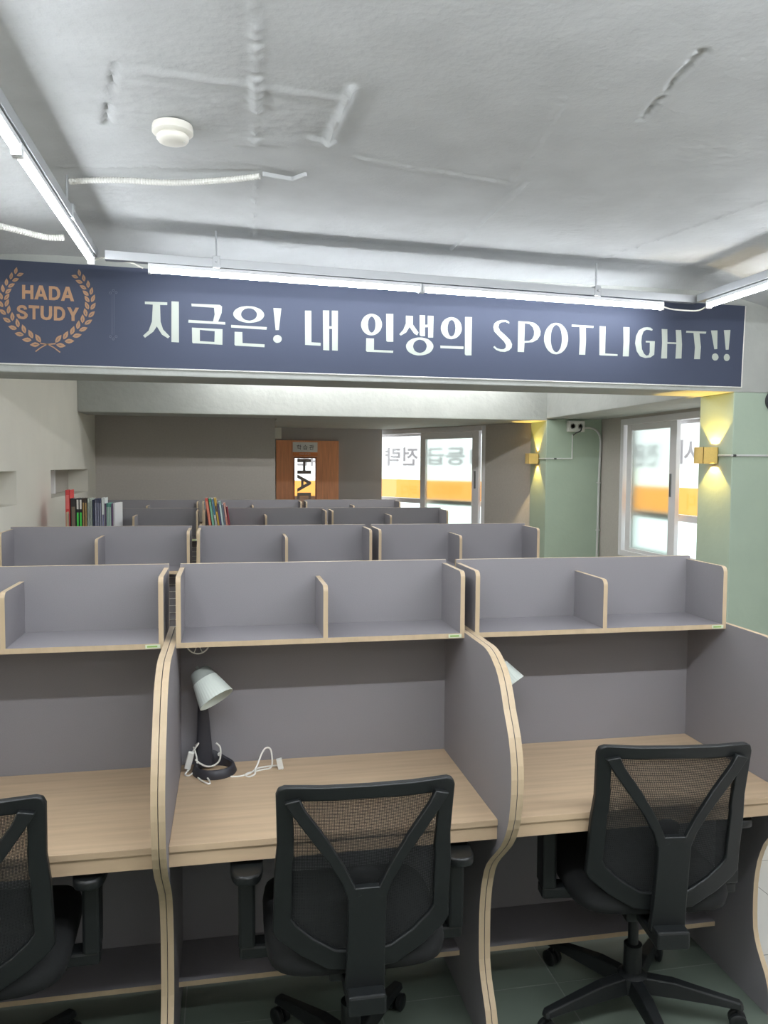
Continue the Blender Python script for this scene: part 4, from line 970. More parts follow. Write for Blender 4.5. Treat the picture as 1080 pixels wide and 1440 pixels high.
def make_chair():
    r = empty('swivel_chair')
    P, F = M['plastic_black'], M['fabric_black']
    # outline of the back frame: right half, from the top centre to the bottom centre
    def half(top, rt, side, low, bot):
        return [(0, top), (rt[0] * 0.5, top - 0.001), (rt[0] - 0.02, rt[1] + 0.002), (rt[0] - 0.006, rt[1] - 0.004), (rt[0], rt[1] - 0.02), (rt[0] - 0.004, rt[1] - 0.15),
                (side[0] - 0.001, side[1] + 0.10), (side[0], side[1]), (low[0] + 0.006, low[1] + 0.02), (low[0] - 0.008, low[1]), (low[0] * 0.72, low[1] - (low[1] - bot) * 0.46), (low[0] * 0.4, bot + 0.008), (0, bot)]
    ho = half(0.948, (0.219, 0.945), (0.222, 0.62), (0.218, 0.535), 0.445)
    hi = half(0.912, (0.178, 0.908), (0.178, 0.64), (0.174, 0.575), 0.497)
    def full(h): return h + [(-u, v) for u, v in h[-2:0:-1]]
    lo, li = full(ho), full(hi)
    n = len(lo)
    V, Fc = [], []
    T = 0.022
    for lp, off in ((lo, 0), (li, 0), (lo, T), (li, T)):
        for u, v in lp:
            V.append((u, back_y(u, v) + (off if lp is lo else off * 0.8 + 0.002), v))
    for i in range(n):
        j = (i + 1) % n
        Fc += [(i, j, n + j, n + i), (2 * n + i, 3 * n + i, 3 * n + j, 2 * n + j), (i, 2 * n + i, 2 * n + j, j), (n + i, n + j, 3 * n + j, 3 * n + i)]
    b = MB(); b.add(V, Fc)
    b.build('back_frame', P, r, smooth=50, bevel=0.004)
    # net stretched in the frame
    b = MB(); nx, nz = 16, 16
    def hw(v):
        for (u0, v0), (u1, v1) in zip(hi[3:-1], hi[4:]):
            if v1 <= v <= v0: return u0 + (u1 - u0) * (v0 - v) / max(1e-6, v0 - v1)
        return hi[3][0]
    def vb(s): 
        u = abs(s) * 0.174
        return 0.497 + max(0, (u - 0.05)) * 0.55
    V = []
    for j in range(nz + 1):
        for i in range(nx + 1):
            s = -1 + 2 * i / nx
            v = vb(s) + (0.916 - vb(s)) * j / nz
            u = s * (hw(min(0.905, max(0.503, v))) + 0.004 if v > 0.58 else 0.178)
            V.append((u, back_y(u, v) + 0.014, v))
    Fc = [(j * (nx + 1) + i, j * (nx + 1) + i + 1, (j + 1) * (nx + 1) + i + 1, (j + 1) * (nx + 1) + i) for j in range(nz) for i in range(nx)]
    b.add(V, Fc); b.build('back_net', M['net'], r, smooth=60)
    # Y-shaped spine behind the net
    def spine_y(v, u=0): return back_y(u, max(0.46, v)) - 0.012 - 0.030 * max(0, 1 - abs(v - 0.55) / 0.36)
    b = MB()
    lp = [(-0.050, 0.40), (0.050, 0.40), (0.048, 0.66), (0.060, 0.712), (0.085, 0.765), (0.178, 0.915), (0.200, 0.935), (0.204, 0.885), (0.150, 0.80)]
    # built as strips so that it follows the lean of the back
    def strip(path_l, path_r, th):
        V, Fc = [], []
        k = len(path_l)
        for (u0, v0), (u1, v1) in zip(path_l, path_r):
            for (u, v) in ((u0, v0), (u1, v1)):
                y = spine_y(v, u * 0.9)
                V += [(u, y, v), (u, y + th, v)]
        for i in range(k - 1):
            a, c = i * 4, (i + 1) * 4
            Fc += [(a, a + 2, c + 2, c), (a + 1, c + 1, c + 3, a + 3), (a, c, c + 1, a + 1), (a + 2, a + 3, c + 3, c + 2)]
        Fc += [(0, 1, 3, 2), (4 * k - 4, 4 * k - 2, 4 * k - 1, 4 * k - 3)]
        b.add(V, Fc)
    strip([(-0.050, 0.405), (-0.047, 0.50), (-0.046, 0.60), (-0.047, 0.665), (-0.030, 0.692)], [(0.050, 0.405), (0.047, 0.50), (0.046, 0.60), (0.047, 0.665), (0.030, 0.692)], 0.022)
    for s in (-1, 1):
        A_ = [(0.046, 0.660), (0.062, 0.705), (0.095, 0.762), (0.142, 0.826), (0.184, 0.886), (0.200, 0.912)]
        B_ = [(0.012, 0.672), (0.026, 0.686), (0.054, 0.745), (0.100, 0.822), (0.150, 0.892), (0.164, 0.922)]
        strip([(s * u, v) for u, v in A_], [(s * u, v) for u, v in B_], 0.018)
    b.build('back_spine', P, r, smooth=40, bevel=0.003)
    # lumbar pad
    b = MB(); b.lathe([(0, -0.010), (0.02, -0.009), (0.038, -0.004), (0.043, 0.002), (0.036, 0.008), (0, 0.010)], 20,
                      Matrix.Translation((0, back_y(0, 0.69) + 0.030, 0.690)) @ Matrix.Rotation(-math.pi / 2, 4, 'X') @ Matrix.Diagonal((0.95, 0.6, 1, 1)))
    b.build('lumbar_pad', P, r, smooth=60)
    # seat
    b = MB(); N, K = 40, 5
    rings = [(0.90, 0.415), (1.0, 0.430), (1.02, 0.455), (1.0, 0.478), (0.92, 0.493), (0.70, 0.500), (0.3, 0.498)]
    V = []
    for s, z in rings:
        for i in range(N):
            a = 2 * math.pi * i / N
            ca, sa = math.cos(a), math.sin(a)
            u = math.copysign(abs(ca) ** 0.42, ca) * 0.235 * s
            y = math.copysign(abs(sa) ** 0.42, sa) * 0.225 * s + 0.03
            V.append((u, y, z - (0.02 * ((y - 0.20) / 0.06) if y > 0.20 else 0)))
    Fc = [(k * N + i, k * N + (i + 1) % N, (k + 1) * N + (i + 1) % N, (k + 1) * N + i) for k in range(len(rings) - 1) for i in range(N)]
    Fc += [tuple(range(N))[::-1], tuple(range((len(rings) - 1) * N, len(rings) * N))]
    b.add(V, Fc); b.build('seat', F, r, smooth=60)
    # mechanism under the seat, carrying the spine
    b = MB()
    b.box((-0.075, -0.13, 0.365), (0.075, 0.10, 0.415))
    b.box((-0.045, -0.262, 0.372), (0.045, -0.12, 0.402))
    b.box((-0.047, -0.285, 0.375), (0.047, -0.240, 0.425))
    b.build('tilt_mechanism', P, r, bevel=0.006)
    for s, y in ((1, 0.0), (-1, 0.03)):
        b = MB(); b.tube([(s * 0.07, y, 0.392), (s * 0.19, y - 0.01, 0.388), (s * 0.205, y - 0.01, 0.386)], [0.005, 0.005, 0.004], 8)
        b.box((s * 0.19 - 0.02, y - 0.028, 0.380), (s * 0.19 + 0.03, y + 0.008, 0.392))
        b.build('lever', P, r, bevel=0.003)
    b = MB(); b.lathe([(0.028, 0.10), (0.028, 0.22), (0.016, 0.222), (0.016, 0.366)], 20)
    b.build('gas_lift', P, r, smooth=40)
    # armrests
    for s in (-1, 1):
        b = MB()
        b.box((s * 0.285 - 0.022, -0.055, 0.430), (s * 0.285 + 0.022, 0.02, 0.636))
        b.box((min(s * 0.15, s * 0.305), -0.045, 0.395), (max(s * 0.15, s * 0.305), 0.012, 0.432))
        post = b.build('armrest', P, r, bevel=0.008)
        b = MB(); lp = []
        for i in range(24):
            a = 2 * math.pi * i / 24
            lp.append((s * 0.285 + math.copysign(abs(math.cos(a)) ** 0.6, math.cos(a)) * 0.043, 0.0 + math.copysign(abs(math.sin(a)) ** 0.6, math.sin(a)) * 0.115))
        b.prism(lp, lambda u, v, q: (u, v, q), 0.632, 0.658)
        b.build('arm_pad', P, post, smooth=50, bevel=0.006)
    # five-legged base on casters
    b = MB(); b.lathe([(0.045, 0.075), (0.045, 0.125), (0.030, 0.135)], 20); b.build('base_hub', P, r, smooth=40)
    for k in range(5):
        a = math.radians(90 + 72 * k + 36)
        tf = Matrix.Rotation(a - math.pi / 2, 4, 'Z')
        b = MB()
        prof = [(0.03, 0.075, 0.125, 0.026), (0.12, 0.076, 0.122, 0.025), (0.24, 0.072, 0.100, 0.021), (0.315, 0.066, 0.086, 0.018), (0.325, 0.064, 0.078, 0.012)]
        V = []
        for (y, z0, z1, hw_) in prof:
            V += [tf @ Vector((-hw_, y, z0)), tf @ Vector((hw_, y, z0)), tf @ Vector((hw_ * 0.72, y, z1)), tf @ Vector((-hw_ * 0.72, y, z1))]
        Fc = []
        for i in range(len(prof) - 1):
            for j in range(4):
                q = (j + 1) % 4
                Fc.append((i * 4 + j, i * 4 + q, i * 4 + 4 + q, i * 4 + 4 + j))
        Fc += [(3, 2, 1, 0), tuple(range(len(V) - 4, len(V)))]
        b.add(V, Fc)
        leg = b.build('base_leg', P, r, bevel=0.004)
        b = MB()
        for s in (-1, 1):
            w = tf @ Matrix.Translation((s * 0.013, 0.310, 0.026)) @ Matrix.Rotation(math.pi / 2, 4, 'Y')
            b.lathe([(0.0, -0.009), (0.022, -0.009), (0.026, -0.006), (0.026, 0.006), (0.022, 0.009), (0.0, 0.009)], 18, w)
        b.lathe([(0.006, 0.02), (0.006, 0.07)], 8, tf @ Matrix.Translation((0, 0.310, 0)))
        b.build('caster', P, leg, smooth=40)
    return r


chair = make_chair()
CH = [(-0.488, -0.462, 0.03, 'black mesh-back chair cut off by the left picture edge'),
      (0.482, -0.505, -0.01, 'black mesh-back swivel chair at the desk with the lamp'),
      (1.390, -0.400, -0.12, 'black mesh-back swivel chair turned askew at the right carrel')]
for i, (x, y, rz, lb) in enumerate(CH):
    o = chair if i == 0 else copy_tree(chair)
    o.location = (x, y, 0); o.rotation_euler = (0, 0, rz)
    tag(o, lb, 'office chair', 'chairs at the nearest carrels')


# ------------------------------------------------------------------ desk lamps
def make_lamp():
    r = empty('desk_lamp')
    D_, Wt = M['lamp_dark'], M['lamp_white']
    # ring foot
    b = MB(); n = 40
    prof = [(0.055, 0.0), (0.068, 0.0), (0.070, 0.004), (0.062, 0.026), (0.058, 0.028), (0.053, 0.024)]
    V, Fc = [], []
    for i in range(n):
        a = 2 * math.pi * i / n
        lift = max(0.0, math.cos(a - math.radians(110))) ** 3 * 0.026
        for rr, z in prof:
            V.append((rr * math.cos(a), rr * math.sin(a), z * (1 + lift / 0.028) if z > 0.002 else z))
    k = len(prof)
    for i in range(n):
        for j in range(k):
            q = (j + 1) % k; i2 = (i + 1) % n
            Fc.append((i * k + j, i2 * k + j, i2 * k + q, i * k + q))
    b.add(V, Fc); b.build('base_ring', D_, r, smooth=50)
    # flat arm leaning slightly, rising from the rear left of the ring
    ax, ay = -0.020, 0.045
    b = MB()
    sec = [(-0.012, 0.0, 0.004, 0.030, 0.018), (-0.013, 0.0, 0.045, 0.027, 0.018), (-0.014, 0.002, 0.12, 0.021, 0.014), (-0.016, 0.002, 0.20, 0.017, 0.012), (-0.016, 0.0, 0.262, 0.016, 0.012)]
    V, Fc = [], []
    for cx, cy, z, hw_, ht in sec:
        for i in range(12):
            a = 2 * math.pi * i / 12
            V.append((ax + cx + math.copysign(abs(math.cos(a)) ** 0.6, math.cos(a)) * hw_, ay + cy + math.copysign(abs(math.sin(a)) ** 0.6, math.sin(a)) * ht, z))
    for i in range(len(sec) - 1):
        for j in range(12):
            q = (j + 1) % 12
            Fc.append((i * 12 + j, i * 12 + q, i * 12 + 12 + q, i * 12 + 12 + j))
    Fc += [tuple(range(12))[::-1], tuple(range(len(V) - 12, len(V)))]
    b.add(V, Fc)
    arm = b.build('lamp_arm', D_, r, smooth=50)
    MB().lathe([(0.006, 0), (0.006, 0.003), (0.004, 0.004)], 14, Matrix.Translation((ax + 0.035, ay - 0.012, 0.045)) @ Matrix.Rotation(math.pi / 2, 4, 'X')).build('push_button', M['white_plastic'], arm)
    # shade: ribbed cone, narrow end up at the left, mouth towards lower right front
    axis = Vector((0.50, -0.42, -0.76)).normalized()
    org = Vector((-0.046, -0.010, 0.332))
    q = Vector((0, 0, 1)).rotation_difference(axis).to_matrix().to_4x4()
    tf = Matrix.Translation(org) @ q
    b = MB()
    b.lathe([(0.0, 0.0), (0.027, 0.001), (0.0315, 0.005), (0.0395, 0.036)], 72, tf)
    cap = b.build('shade_cap', M['lamp_grey'], r, smooth=40)
    b = MB()
    b.lathe([(0.0395, 0.036), (0.0405, 0.037), (0.0570, 0.107), (0.0572, 0.109), (0.0555, 0.109), (0.0390, 0.037), (0.0, 0.036)], 144, tf,
            rfun=lambda i, j: 1.0 - (0.012 if (j // 2) % 2 and i in (1, 2) else 0))
    sh = b.build('lamp_shade', Wt, r, smooth=40)
    MB().lathe([(0.0, 0.098), (0.018, 0.094), (0.027, 0.080), (0.026, 0.062), (0.016, 0.046), (0.014, 0.036)], 24, tf).build('bulb', M['bulb'], sh, smooth=60)
    MB().box((-0.004, -0.004, -0.014), (0.004, 0.004, 0.004), tf=tf).build('shade_knob', M['lamp_grey'], cap)
    b = MB(); b.tube([(-0.036, 0.045, 0.258), (-0.034, 0.030, 0.290), org + axis * 0.028], 0.009, 10)
    b.build('swivel_joint', D_, arm, smooth=50)
    # flex: a loop round the arm, an inline switch, a slack coil on the desk and the plug
    b = MB()
    b.tube(smooth_path([(-0.06, 0.045, 0.075), (-0.05, 0.02, 0.088), (-0.068, 0.02, 0.062), (-0.072, 0.012, 0.045)], 6), 0.0028, 8)
    b.tube(smooth_path([(0.005, 0.03, 0.083), (0.018, 0.03, 0.066), (0.016, 0.024, 0.030), (-0.002, 0.02, 0.014), (-0.024, 0.020, 0.012), (-0.045, 0.012, 0.026), (-0.06, 0.01, 0.040)], 6), 0.0028, 8)
    b.tube(smooth_path([(-0.078, 0.008, 0.012), (-0.090, -0.012, 0.003), (-0.078, -0.024, 0.003), (-0.060, 0.00, 0.010), (-0.055, 0.016, 0.040), (-0.066, 0.03, 0.075)], 6), 0.0028, 8)
    b.tube(smooth_path([(-0.058, 0.0, 0.012), (-0.048, -0.050, 0.003), (-0.020, -0.098, 0.003), (-0.012, -0.090, 0.003), (-0.030, -0.040, 0.010), (-0.055, -0.005, 0.014)], 6), 0.0028, 8)
    b.tube(smooth_path([(0.050, -0.055, 0.003), (0.085, -0.055, 0.003), (0.125, -0.020, 0.006), (0.150, 0.030, 0.040), (0.165, 0.045, 0.052), (0.180, 0.040, 0.044),
                        (0.180, 0.000, 0.006), (0.150, -0.015, 0.003), (0.110, -0.032, 0.003), (0.095, -0.050, 0.003), (0.108, -0.066, 0.003), (0.125, -0.055, 0.006), (0.130, -0.020, 0.008),
                        (0.160, 0.006, 0.004), (0.190, 0.004, 0.006), (0.200, -0.006, 0.010)], 6), 0.0028, 8)
    cord = b.build('lamp_cord', M['cord'], r, smooth=60)
    MB().box((-0.010, -0.007, -0.028), (0.010, 0.007, 0.028), tf=Matrix.Translation((-0.078, 0.008, 0.040)) @ Matrix.Rotation(0.25, 4, 'Y')).build('cord_switch', M['white_plastic'], cord, bevel=0.003)
    b = MB(); b.box((-0.009, -0.009, -0.016), (0.009, 0.009, 0.016), tf=Matrix.Translation((0.206, -0.010, 0.017)) @ Matrix.Rotation(-0.2, 4, 'Y'))
    for s in (-0.005, 0.005):
        b.tube([(0.206 + s, -0.014, 0.004), (0.209 + s, -0.024, 0.003)], 0.0018, 6)
    b.build('plug', M['white_plastic'], cord, bevel=0.003)
    return r


lamp = make_lamp()
lamp.location = (0.106, -0.078, 0.73)
tag(lamp, 'desk lamp with ribbed white shade standing in the centre carrel, cord coiled beside it', 'lamp', 'desk lamps in the carrels')
l2 = copy_tree(lamp)
for ch in list(l2.children):
    if ch.name.startswith('lamp_cord'):
        for g in list(ch.children):
            bpy.data.objects.remove(g)
        bpy.data.objects.remove(ch)
l2.location = (0.106 + PITCH_X + 0.035, -0.085, 0.73)
tag(l2, 'desk lamp mostly hidden by the wavy partition, only its white shade showing', 'lamp', 'desk lamps in the carrels')

# white wire hoop hanging under the shelf above the lamp
b = MB(); n = 32
cx, cy, cz, R_ = 0.060, -0.150, 1.1645, 0.034
b.tube([(cx + R_ * math.cos(2 * math.pi * i / n), cy, cz - 0.001 - R_ * abs(math.sin(2 * math.pi * i / n))) for i in range(n // 2 + 1)], 0.0022, 8)
for a in (250, 292):
    b.tube([(cx, cy, cz - 0.002), (cx + R_ * math.cos(math.radians(a)), cy, cz + R_ * math.sin(math.radians(a)))], 0.0016, 6)
tag(b.build('wire_hook', M['cord'], smooth=60), 'small white wire half-hoop hanging under the shelf above the lamp', 'hook')


# wire grids hung inside two carrels farther back, seen through the gap between shelves
def wire_grid(x0, x1, z0, z1, y, label):
    r = empty('wire_grid', ((x0 + x1) / 2, y, z0))
    b = MB(); w, h = (x1 - x0) / 2, z1 - z0
    b.tube([(-w, 0, 0), (w, 0, 0), (w, 0, h), (-w, 0, h)], 0.0026, 6, closed=True)
    b.build('rim', M['white_plastic'], r)
    b = MB(); n = int(h / 0.033)
    for i in range(1, n):
        b.tube([(-w, 0, h * i / n), (w, 0, h * i / n)], 0.0016, 5)
    n = int(2 * w / 0.066)
    for i in range(1, n):
        b.tube([(-w + 2 * w * i / n, 0.003, 0), (-w + 2 * w * i / n, 0.003, h)], 0.0016, 5)
    b.build('wires', M['white_plastic'], r)
    tag(r, label, 'wire grid', 'wire grids hung in the carrels')
    return r


wire_grid(-0.40, -0.045, 0.86, 1.12, 1.636, 'steel wire grid in second row, seen through the gap left of the centre shelf')
wire_grid(-0.45, -0.070, 0.90, 1.10, 3.372, 'steel wire grid in third row, glimpsed through the second row gap')


# ------------------------------------------------------------------ books
def book(name, x, y, z, t, h, dpt, cover, label, group, lean=0.0, stripe=None, yaw=0.0, pages=True, cat='book'):
    """spine faces -Y; local origin at the foot of the spine's left edge"""
    r = empty(name, (x, y, z))
    r.rotation_euler = (0, lean, yaw)
    cm = cover if not isinstance(cover, tuple) else mat('cover', cover, 0.5)
    b = MB(); c = min(0.0015, t * 0.15)
    b.box((0, 0, 0), (t, c, h)); b.box((0, 0, 0), (c, dpt, h)); b.box((t - c, 0, 0), (t, dpt, h))
    b.build('cover', cm, r)
    boxobj('pages', (c, c, 0.003), (t - c, dpt - 0.004, h - 0.003), M['sign_white'], r)
    if stripe:
        for (z0, z1, col) in stripe:
            boxobj('spine_print', (t * 0.18, -0.0006, h * z0), (t * 0.82, 0.0002, h * z1), mat('spine_ink', col, 0.5), r)
    tag(r, label, cat, group)
    return r


GL = 'books on the third row shelf by the left wall'
yb, zb = 3.19, ZS
wht, red_i, gold = (230, 228, 222), (250, 170, 160), (170, 140, 90)
LB = [
    (-0.951, 0.028, 0.345, (222, 72, 72), 'tall red book, tallest of the row by the left wall', [(0.05, 0.55, red_i), (0.62, 0.9, (236, 120, 116))]),
    (-0.921, 0.036, 0.286, (42, 40, 40), 'black book standing between the tall red and the green-labelled ones', [(0.1, 0.8, (120, 108, 90))]),
    (-0.884, 0.019, 0.286, (44, 42, 44), 'left one of two black books with bright green spine labels', [(0.0, 0.66, (70, 210, 84)), (0.74, 0.97, wht)]),
    (-0.864, 0.019, 0.286, (44, 42, 44), 'right one of two black books with bright green spine labels', [(0.0, 0.66, (70, 210, 84)), (0.74, 0.97, wht)]),
    (-0.844, 0.015, 0.286, (66, 50, 40), 'dark brown book right beside the green-labelled pair', [(0.2, 0.9, gold)]),
    (-0.828, 0.015, 0.284, (60, 48, 42), 'dark brown book right beside the pale grey-green books', [(0.2, 0.9, gold)]),
    (-0.811, 0.017, 0.286, (196, 206, 196), 'pale grey-green book next to the dark brown ones', [(0.1, 0.9, (150, 160, 152))]),
    (-0.793, 0.015, 0.284, (200, 210, 200), 'pale grey-green book next to the navy one', [(0.35, 0.95, (150, 160, 152))]),
    (-0.777, 0.014, 0.276, (44, 50, 74), 'navy book at the left of the grey-blue spines', [(0.05, 0.35, (90, 96, 120))]),
    (-0.762, 0.014, 0.284, (98, 100, 124), 'grey-blue book touching the navy one', [(0.1, 0.9, (150, 152, 172))]),
    (-0.747, 0.014, 0.284, (86, 90, 116), 'second grey-blue book from the navy one', [(0.1, 0.9, (140, 144, 166))]),
    (-0.732, 0.014, 0.282, (92, 94, 120), 'third grey-blue book from the navy one, before the white-topped one', [(0.1, 0.9, (150, 152, 172))]),
    (-0.717, 0.020, 0.290, (226, 230, 230), 'white-covered book standing a little taller behind the violet spines', [(0.05, 0.6, (120, 120, 150))]),
    (-0.696, 0.010, 0.250, (108, 92, 122), 'thin violet book left of the teal ones', None),
    (-0.685, 0.010, 0.252, (84, 150, 140), 'thin teal book, first right of the violet one', [(0.1, 0.9, (190, 220, 210))]),
    (-0.674, 0.010, 0.252, (110, 176, 160), 'thin pale teal book in the middle of the teal ones', [(0.1, 0.9, (200, 226, 216))]),
    (-0.663, 0.010, 0.250, (92, 160, 146), 'thin teal book next to the plum one', [(0.1, 0.9, (196, 222, 214))]),
    (-0.652, 0.011, 0.250, (120, 90, 126), 'thin plum book beside the white cover that ends the row', None),
]
for x, t, h, c, lb, st in LB:
    book('book', x, yb - (0.014 if 'tallest' in lb else 0.0), zb, t, h, 0.16 if h > 0.26 else 0.15, c, lb, GL, lean=0.0, stripe=st)
bw = book('book', -0.640, yb + 0.006, zb, 0.012, 0.255, 0.15, (236, 236, 238), 'white book turned so its printed cover shows at the right end of the row', GL, yaw=-0.22)
b = MB()
lp = [(0.035 + 0.020 * math.cos(2 * math.pi * i / 20), 0.165 + 0.045 * math.sin(2 * math.pi * i / 20)) for i in range(20)]
b.prism(lp, lambda u, v, q: (-q, u, v), 0.0, 0.0005)
b.build('cover_print', mat('cover_print', (196, 170, 190), 0.5), bw)

GM = 'books leaning on the third row middle shelf'
MBK = [
    (-0.006, 0.020, 0.286, (222, 92, 76), 'salmon red book leaning at the left end of the middle shelf', [(0.08, 0.92, (240, 150, 120))]),
    (0.0165, 0.019, 0.286, (86, 160, 122), 'green book leaning beside the salmon red one', [(0.1, 0.9, (140, 196, 166))]),
    (0.0375, 0.017, 0.286, (226, 226, 222), 'white book with a blue upper spine, leaning', [(0.58, 0.97, (52, 122, 158)), (0.2, 0.5, (180, 180, 178))]),
    (0.0565, 0.014, 0.288, (226, 186, 80), 'yellow book leaning in the middle of the small set', [(0.65, 0.8, (80, 70, 60))]),
    (0.0725, 0.010, 0.246, (112, 100, 142), 'thin violet book leaning right of the yellow one', None),
    (0.0845, 0.018, 0.262, (164, 194, 196), 'pale blue-green book with a rounded top, leaning', [(0.1, 0.9, (206, 222, 220))]),
    (0.1045, 0.010, 0.240, (150, 156, 178), 'thin grey-blue book leaning', None),
    (0.1165, 0.014, 0.252, (226, 156, 140), 'pink book leaning beside the dark red one', [(0.6, 0.95, (238, 190, 180))]),
    (0.1325, 0.012, 0.225, (150, 52, 66), 'dark red book at the right end of the leaning set', None),
]
for x, t, h, c, lb, st in MBK:
    book('book', x + 0.030, yb, zb + 0.003, t, h, 0.155, c, lb, GM, lean=-0.135, stripe=st)

# ------------------------------------------------------------------ LED tube lights on rails
def tube_light(p0, p1, label, m='tube', seen=True, group='LED tube lights'):
    P0, P1 = Vector(p0), Vector(p1)
    d = (P1 - P0); L = d.length; d.normalize()
    r = empty('tube_light', tuple(P0))
    side = d.cross(Vector((0, 0, 1))).normalized()
    R3 = Matrix((d, side, side.cross(d))).transposed().to_4x4()
    r.rotation_mode = 'XYZ'
    r.rotation_euler = R3.to_euler()
    # local x along the tube, local z up
    b = MB(); b.tube([(0.012, 0, 0), (L - 0.012, 0, 0)], 0.0115, 12)
    b.build('led_tube', M[m], r, smooth=50)
    for x in (0, L - 0.014):
        boxobj('end_cap', (x, -0.016, -0.016), (x + 0.014, 0.016, 0.022), M['fixture'], r, 0.003)
    b = MB(); b.box((0.0, -0.013, 0.012), (L, 0.013, 0.030))
    b.build('fixture_body', M['fixture'], r, bevel=0.002)
    tag(r, label, 'ceiling light', group)
    return r


def rail(p0, p1, label, hangers):
    P0, P1 = Vector(p0), Vector(p1)
    d = (P1 - P0); L = d.length; d.normalize()
    r = empty('lighting_rail', tuple(P0))
    side = d.cross(Vector((0, 0, 1))).normalized()
    R3 = Matrix((d, side, side.cross(d))).transposed().to_4x4()
    r.rotation_euler = R3.to_euler()
    b = MB()
    b.box((0, -0.021, 0.0), (L, 0.021, 0.002)); b.box((0, -0.021, 0.002), (L, -0.0195, 0.040)); b.box((0, 0.0195, 0.002), (L, 0.021, 0.040))
    b.box((0, -0.021, 0.0385), (L, -0.010, 0.040)); b.box((0, 0.010, 0.0385), (L, 0.021, 0.040))
    b.build('channel', M['galv'], r)
    for t, top in hangers:
        b = MB()
        b.tube([(t, 0, 0.03), (t, 0, top)], 0.0045, 8)
        h = b.build('hanger_rod', M['galv'], r, smooth=50)
        b = MB(); b.box((t - 0.017, -0.026, -0.004), (t + 0.017, 0.026, 0.052)); b.tube([(t, -0.03, 0.026), (t, 0.03, 0.026)], 0.007, 8)
        b.build('hanger_clamp', M['galv'], h, bevel=0.003)
    tag(r, label, 'lighting rail', 'lighting rails under the front ceiling')
    return r


ZT_ = 2.607
cA, cB = Vector((-0.212, 1.300, 2.611)), Vector((2.530, 1.497, 2.598))
cm = cA.lerp(cB, 0.488)
tube_light(cA, cm - (cB - cA).normalized() * 0.004, 'lit LED tube across the banner, its left half, over the Korean slogan')
tube_light(cm, cB, 'lit LED tube across the banner, its right half, over the Latin word')
up = Vector((0, 0.0, 0.031))
rail(Vector((-0.40, 1.286, 2.643)), Vector((2.74, 1.512, 2.632)), 'pale metal lighting rail running along the banner', [(0.50, 0.175), (2.52, 0.175)])
lA = Vector((-0.455, 1.250, 2.625))
tube_light((-0.452, -0.05, 2.620), lA, 'lit LED tube at upper left, its end near the banner')
tube_light((-0.448, -1.25, 2.620), (-0.452, -0.06, 2.620), 'lit LED tube at the left picture edge, running towards the viewer')
rail(Vector((-0.452, -3.55, 2.655)), Vector((-0.455, 1.30, 2.656)), 'pale metal lighting rail above the left LED tube', [(0.30, 0.16), (2.3, 0.16), (4.25, 0.16)])
rA = Vector((2.745, 1.400, 2.598))
tube_light(rA, (2.76, 0.19, 2.60), 'lit LED tube at the right picture edge, its end near the banner')
tube_light((2.76, 0.18, 2.60), (2.775, -1.03, 2.60), 'lit LED tube beyond the right picture edge')
tube_light((2.775, -1.04, 2.60), (2.79, -2.0, 2.60), 'lit LED tube over the right side, level with the viewer', 'tube_near')
tube_light((2.79, -2.12, 2.60), (2.80, -3.4, 2.60), 'lit LED tube over the right side, behind the viewer', 'tube_side')
tube_light((-0.45, -2.2, 2.62), (-0.448, -1.26, 2.62), 'lit LED tube over the left side, level with the viewer', 'tube_near')
tube_light((-0.45, -3.5, 2.62), (-0.45, -2.21, 2.62), 'lit LED tube over the left side, behind the viewer', 'tube_side')
rail(Vector((2.80, -3.55, 2.632)), Vector((2.742, 1.47, 2.632)), 'pale metal lighting rail above the right LED tube', [(0.30, 0.14), (2.3, 0.14), (4.4, 0.14)])
# more tubes of the same loop, over and behind the viewer, and in the second bay behind the beam
for y, nm, mm in ((-1.87, 'over the viewer', 'tube_cross'), (-4.1, 'behind the viewer', 'tube_side')):
    tube_light((-0.2, y, 2.61), (1.15, y, 2.61), 'lit LED tube crossing the ceiling %s, left half' % nm, mm)
    tube_light((1.16, y, 2.61), (2.53, y, 2.61), 'lit LED tube crossing the ceiling %s, right half' % nm, mm)
    rail((-0.42, y, 2.6405), (2.70, y, 2.6405), 'pale metal lighting rail %s' % nm, [(0.5, 0.17), (2.5, 0.17)])
for y, nm in ((3.35, 'middle of the second bay'), (4.25, 'rear of the second bay')):
    tube_light((0.0, y, 2.66), (1.40, y, 2.66), 'lit LED tube in the %s, left half' % nm, 'tube_back')
    tube_light((1.45, y, 2.66), (2.85, y, 2.66), 'lit LED tube in the %s, right half' % nm, 'tube_back')
    rail((-0.05, y, 2.6905), (2.9, y, 2.6905), 'pale metal lighting rail in the %s' % nm, [(0.5, 0.115), (2.2, 0.115)])

# loose white leads between the tubes
b = MB(); b.tube(smooth_path([lA + Vector((0, 0.01, 0)), (-0.42, 1.30, 2.655), (-0.36, 1.31, 2.648), (-0.29, 1.305, 2.642), (-0.235, 1.30, 2.618)], 6), 0.004, 6)
tag(b.build('power_lead', M['cord'], smooth=60), 'short white lead joining the left tube to the banner tube', 'cable', 'leads between the LED tubes')
b = MB(); b.tube(smooth_path([cB + Vector((0.005, 0, 0.004)), (2.58, 1.49, 2.590), (2.66, 1.46, 2.580), (2.71, 1.43, 2.578), (2.744, 1.405, 2.598)], 6), 0.004, 6)
tag(b.build('power_lead', M['cord'], smooth=60), 'slack white lead joining the banner tube to the right tube', 'cable', 'leads between the LED tubes')

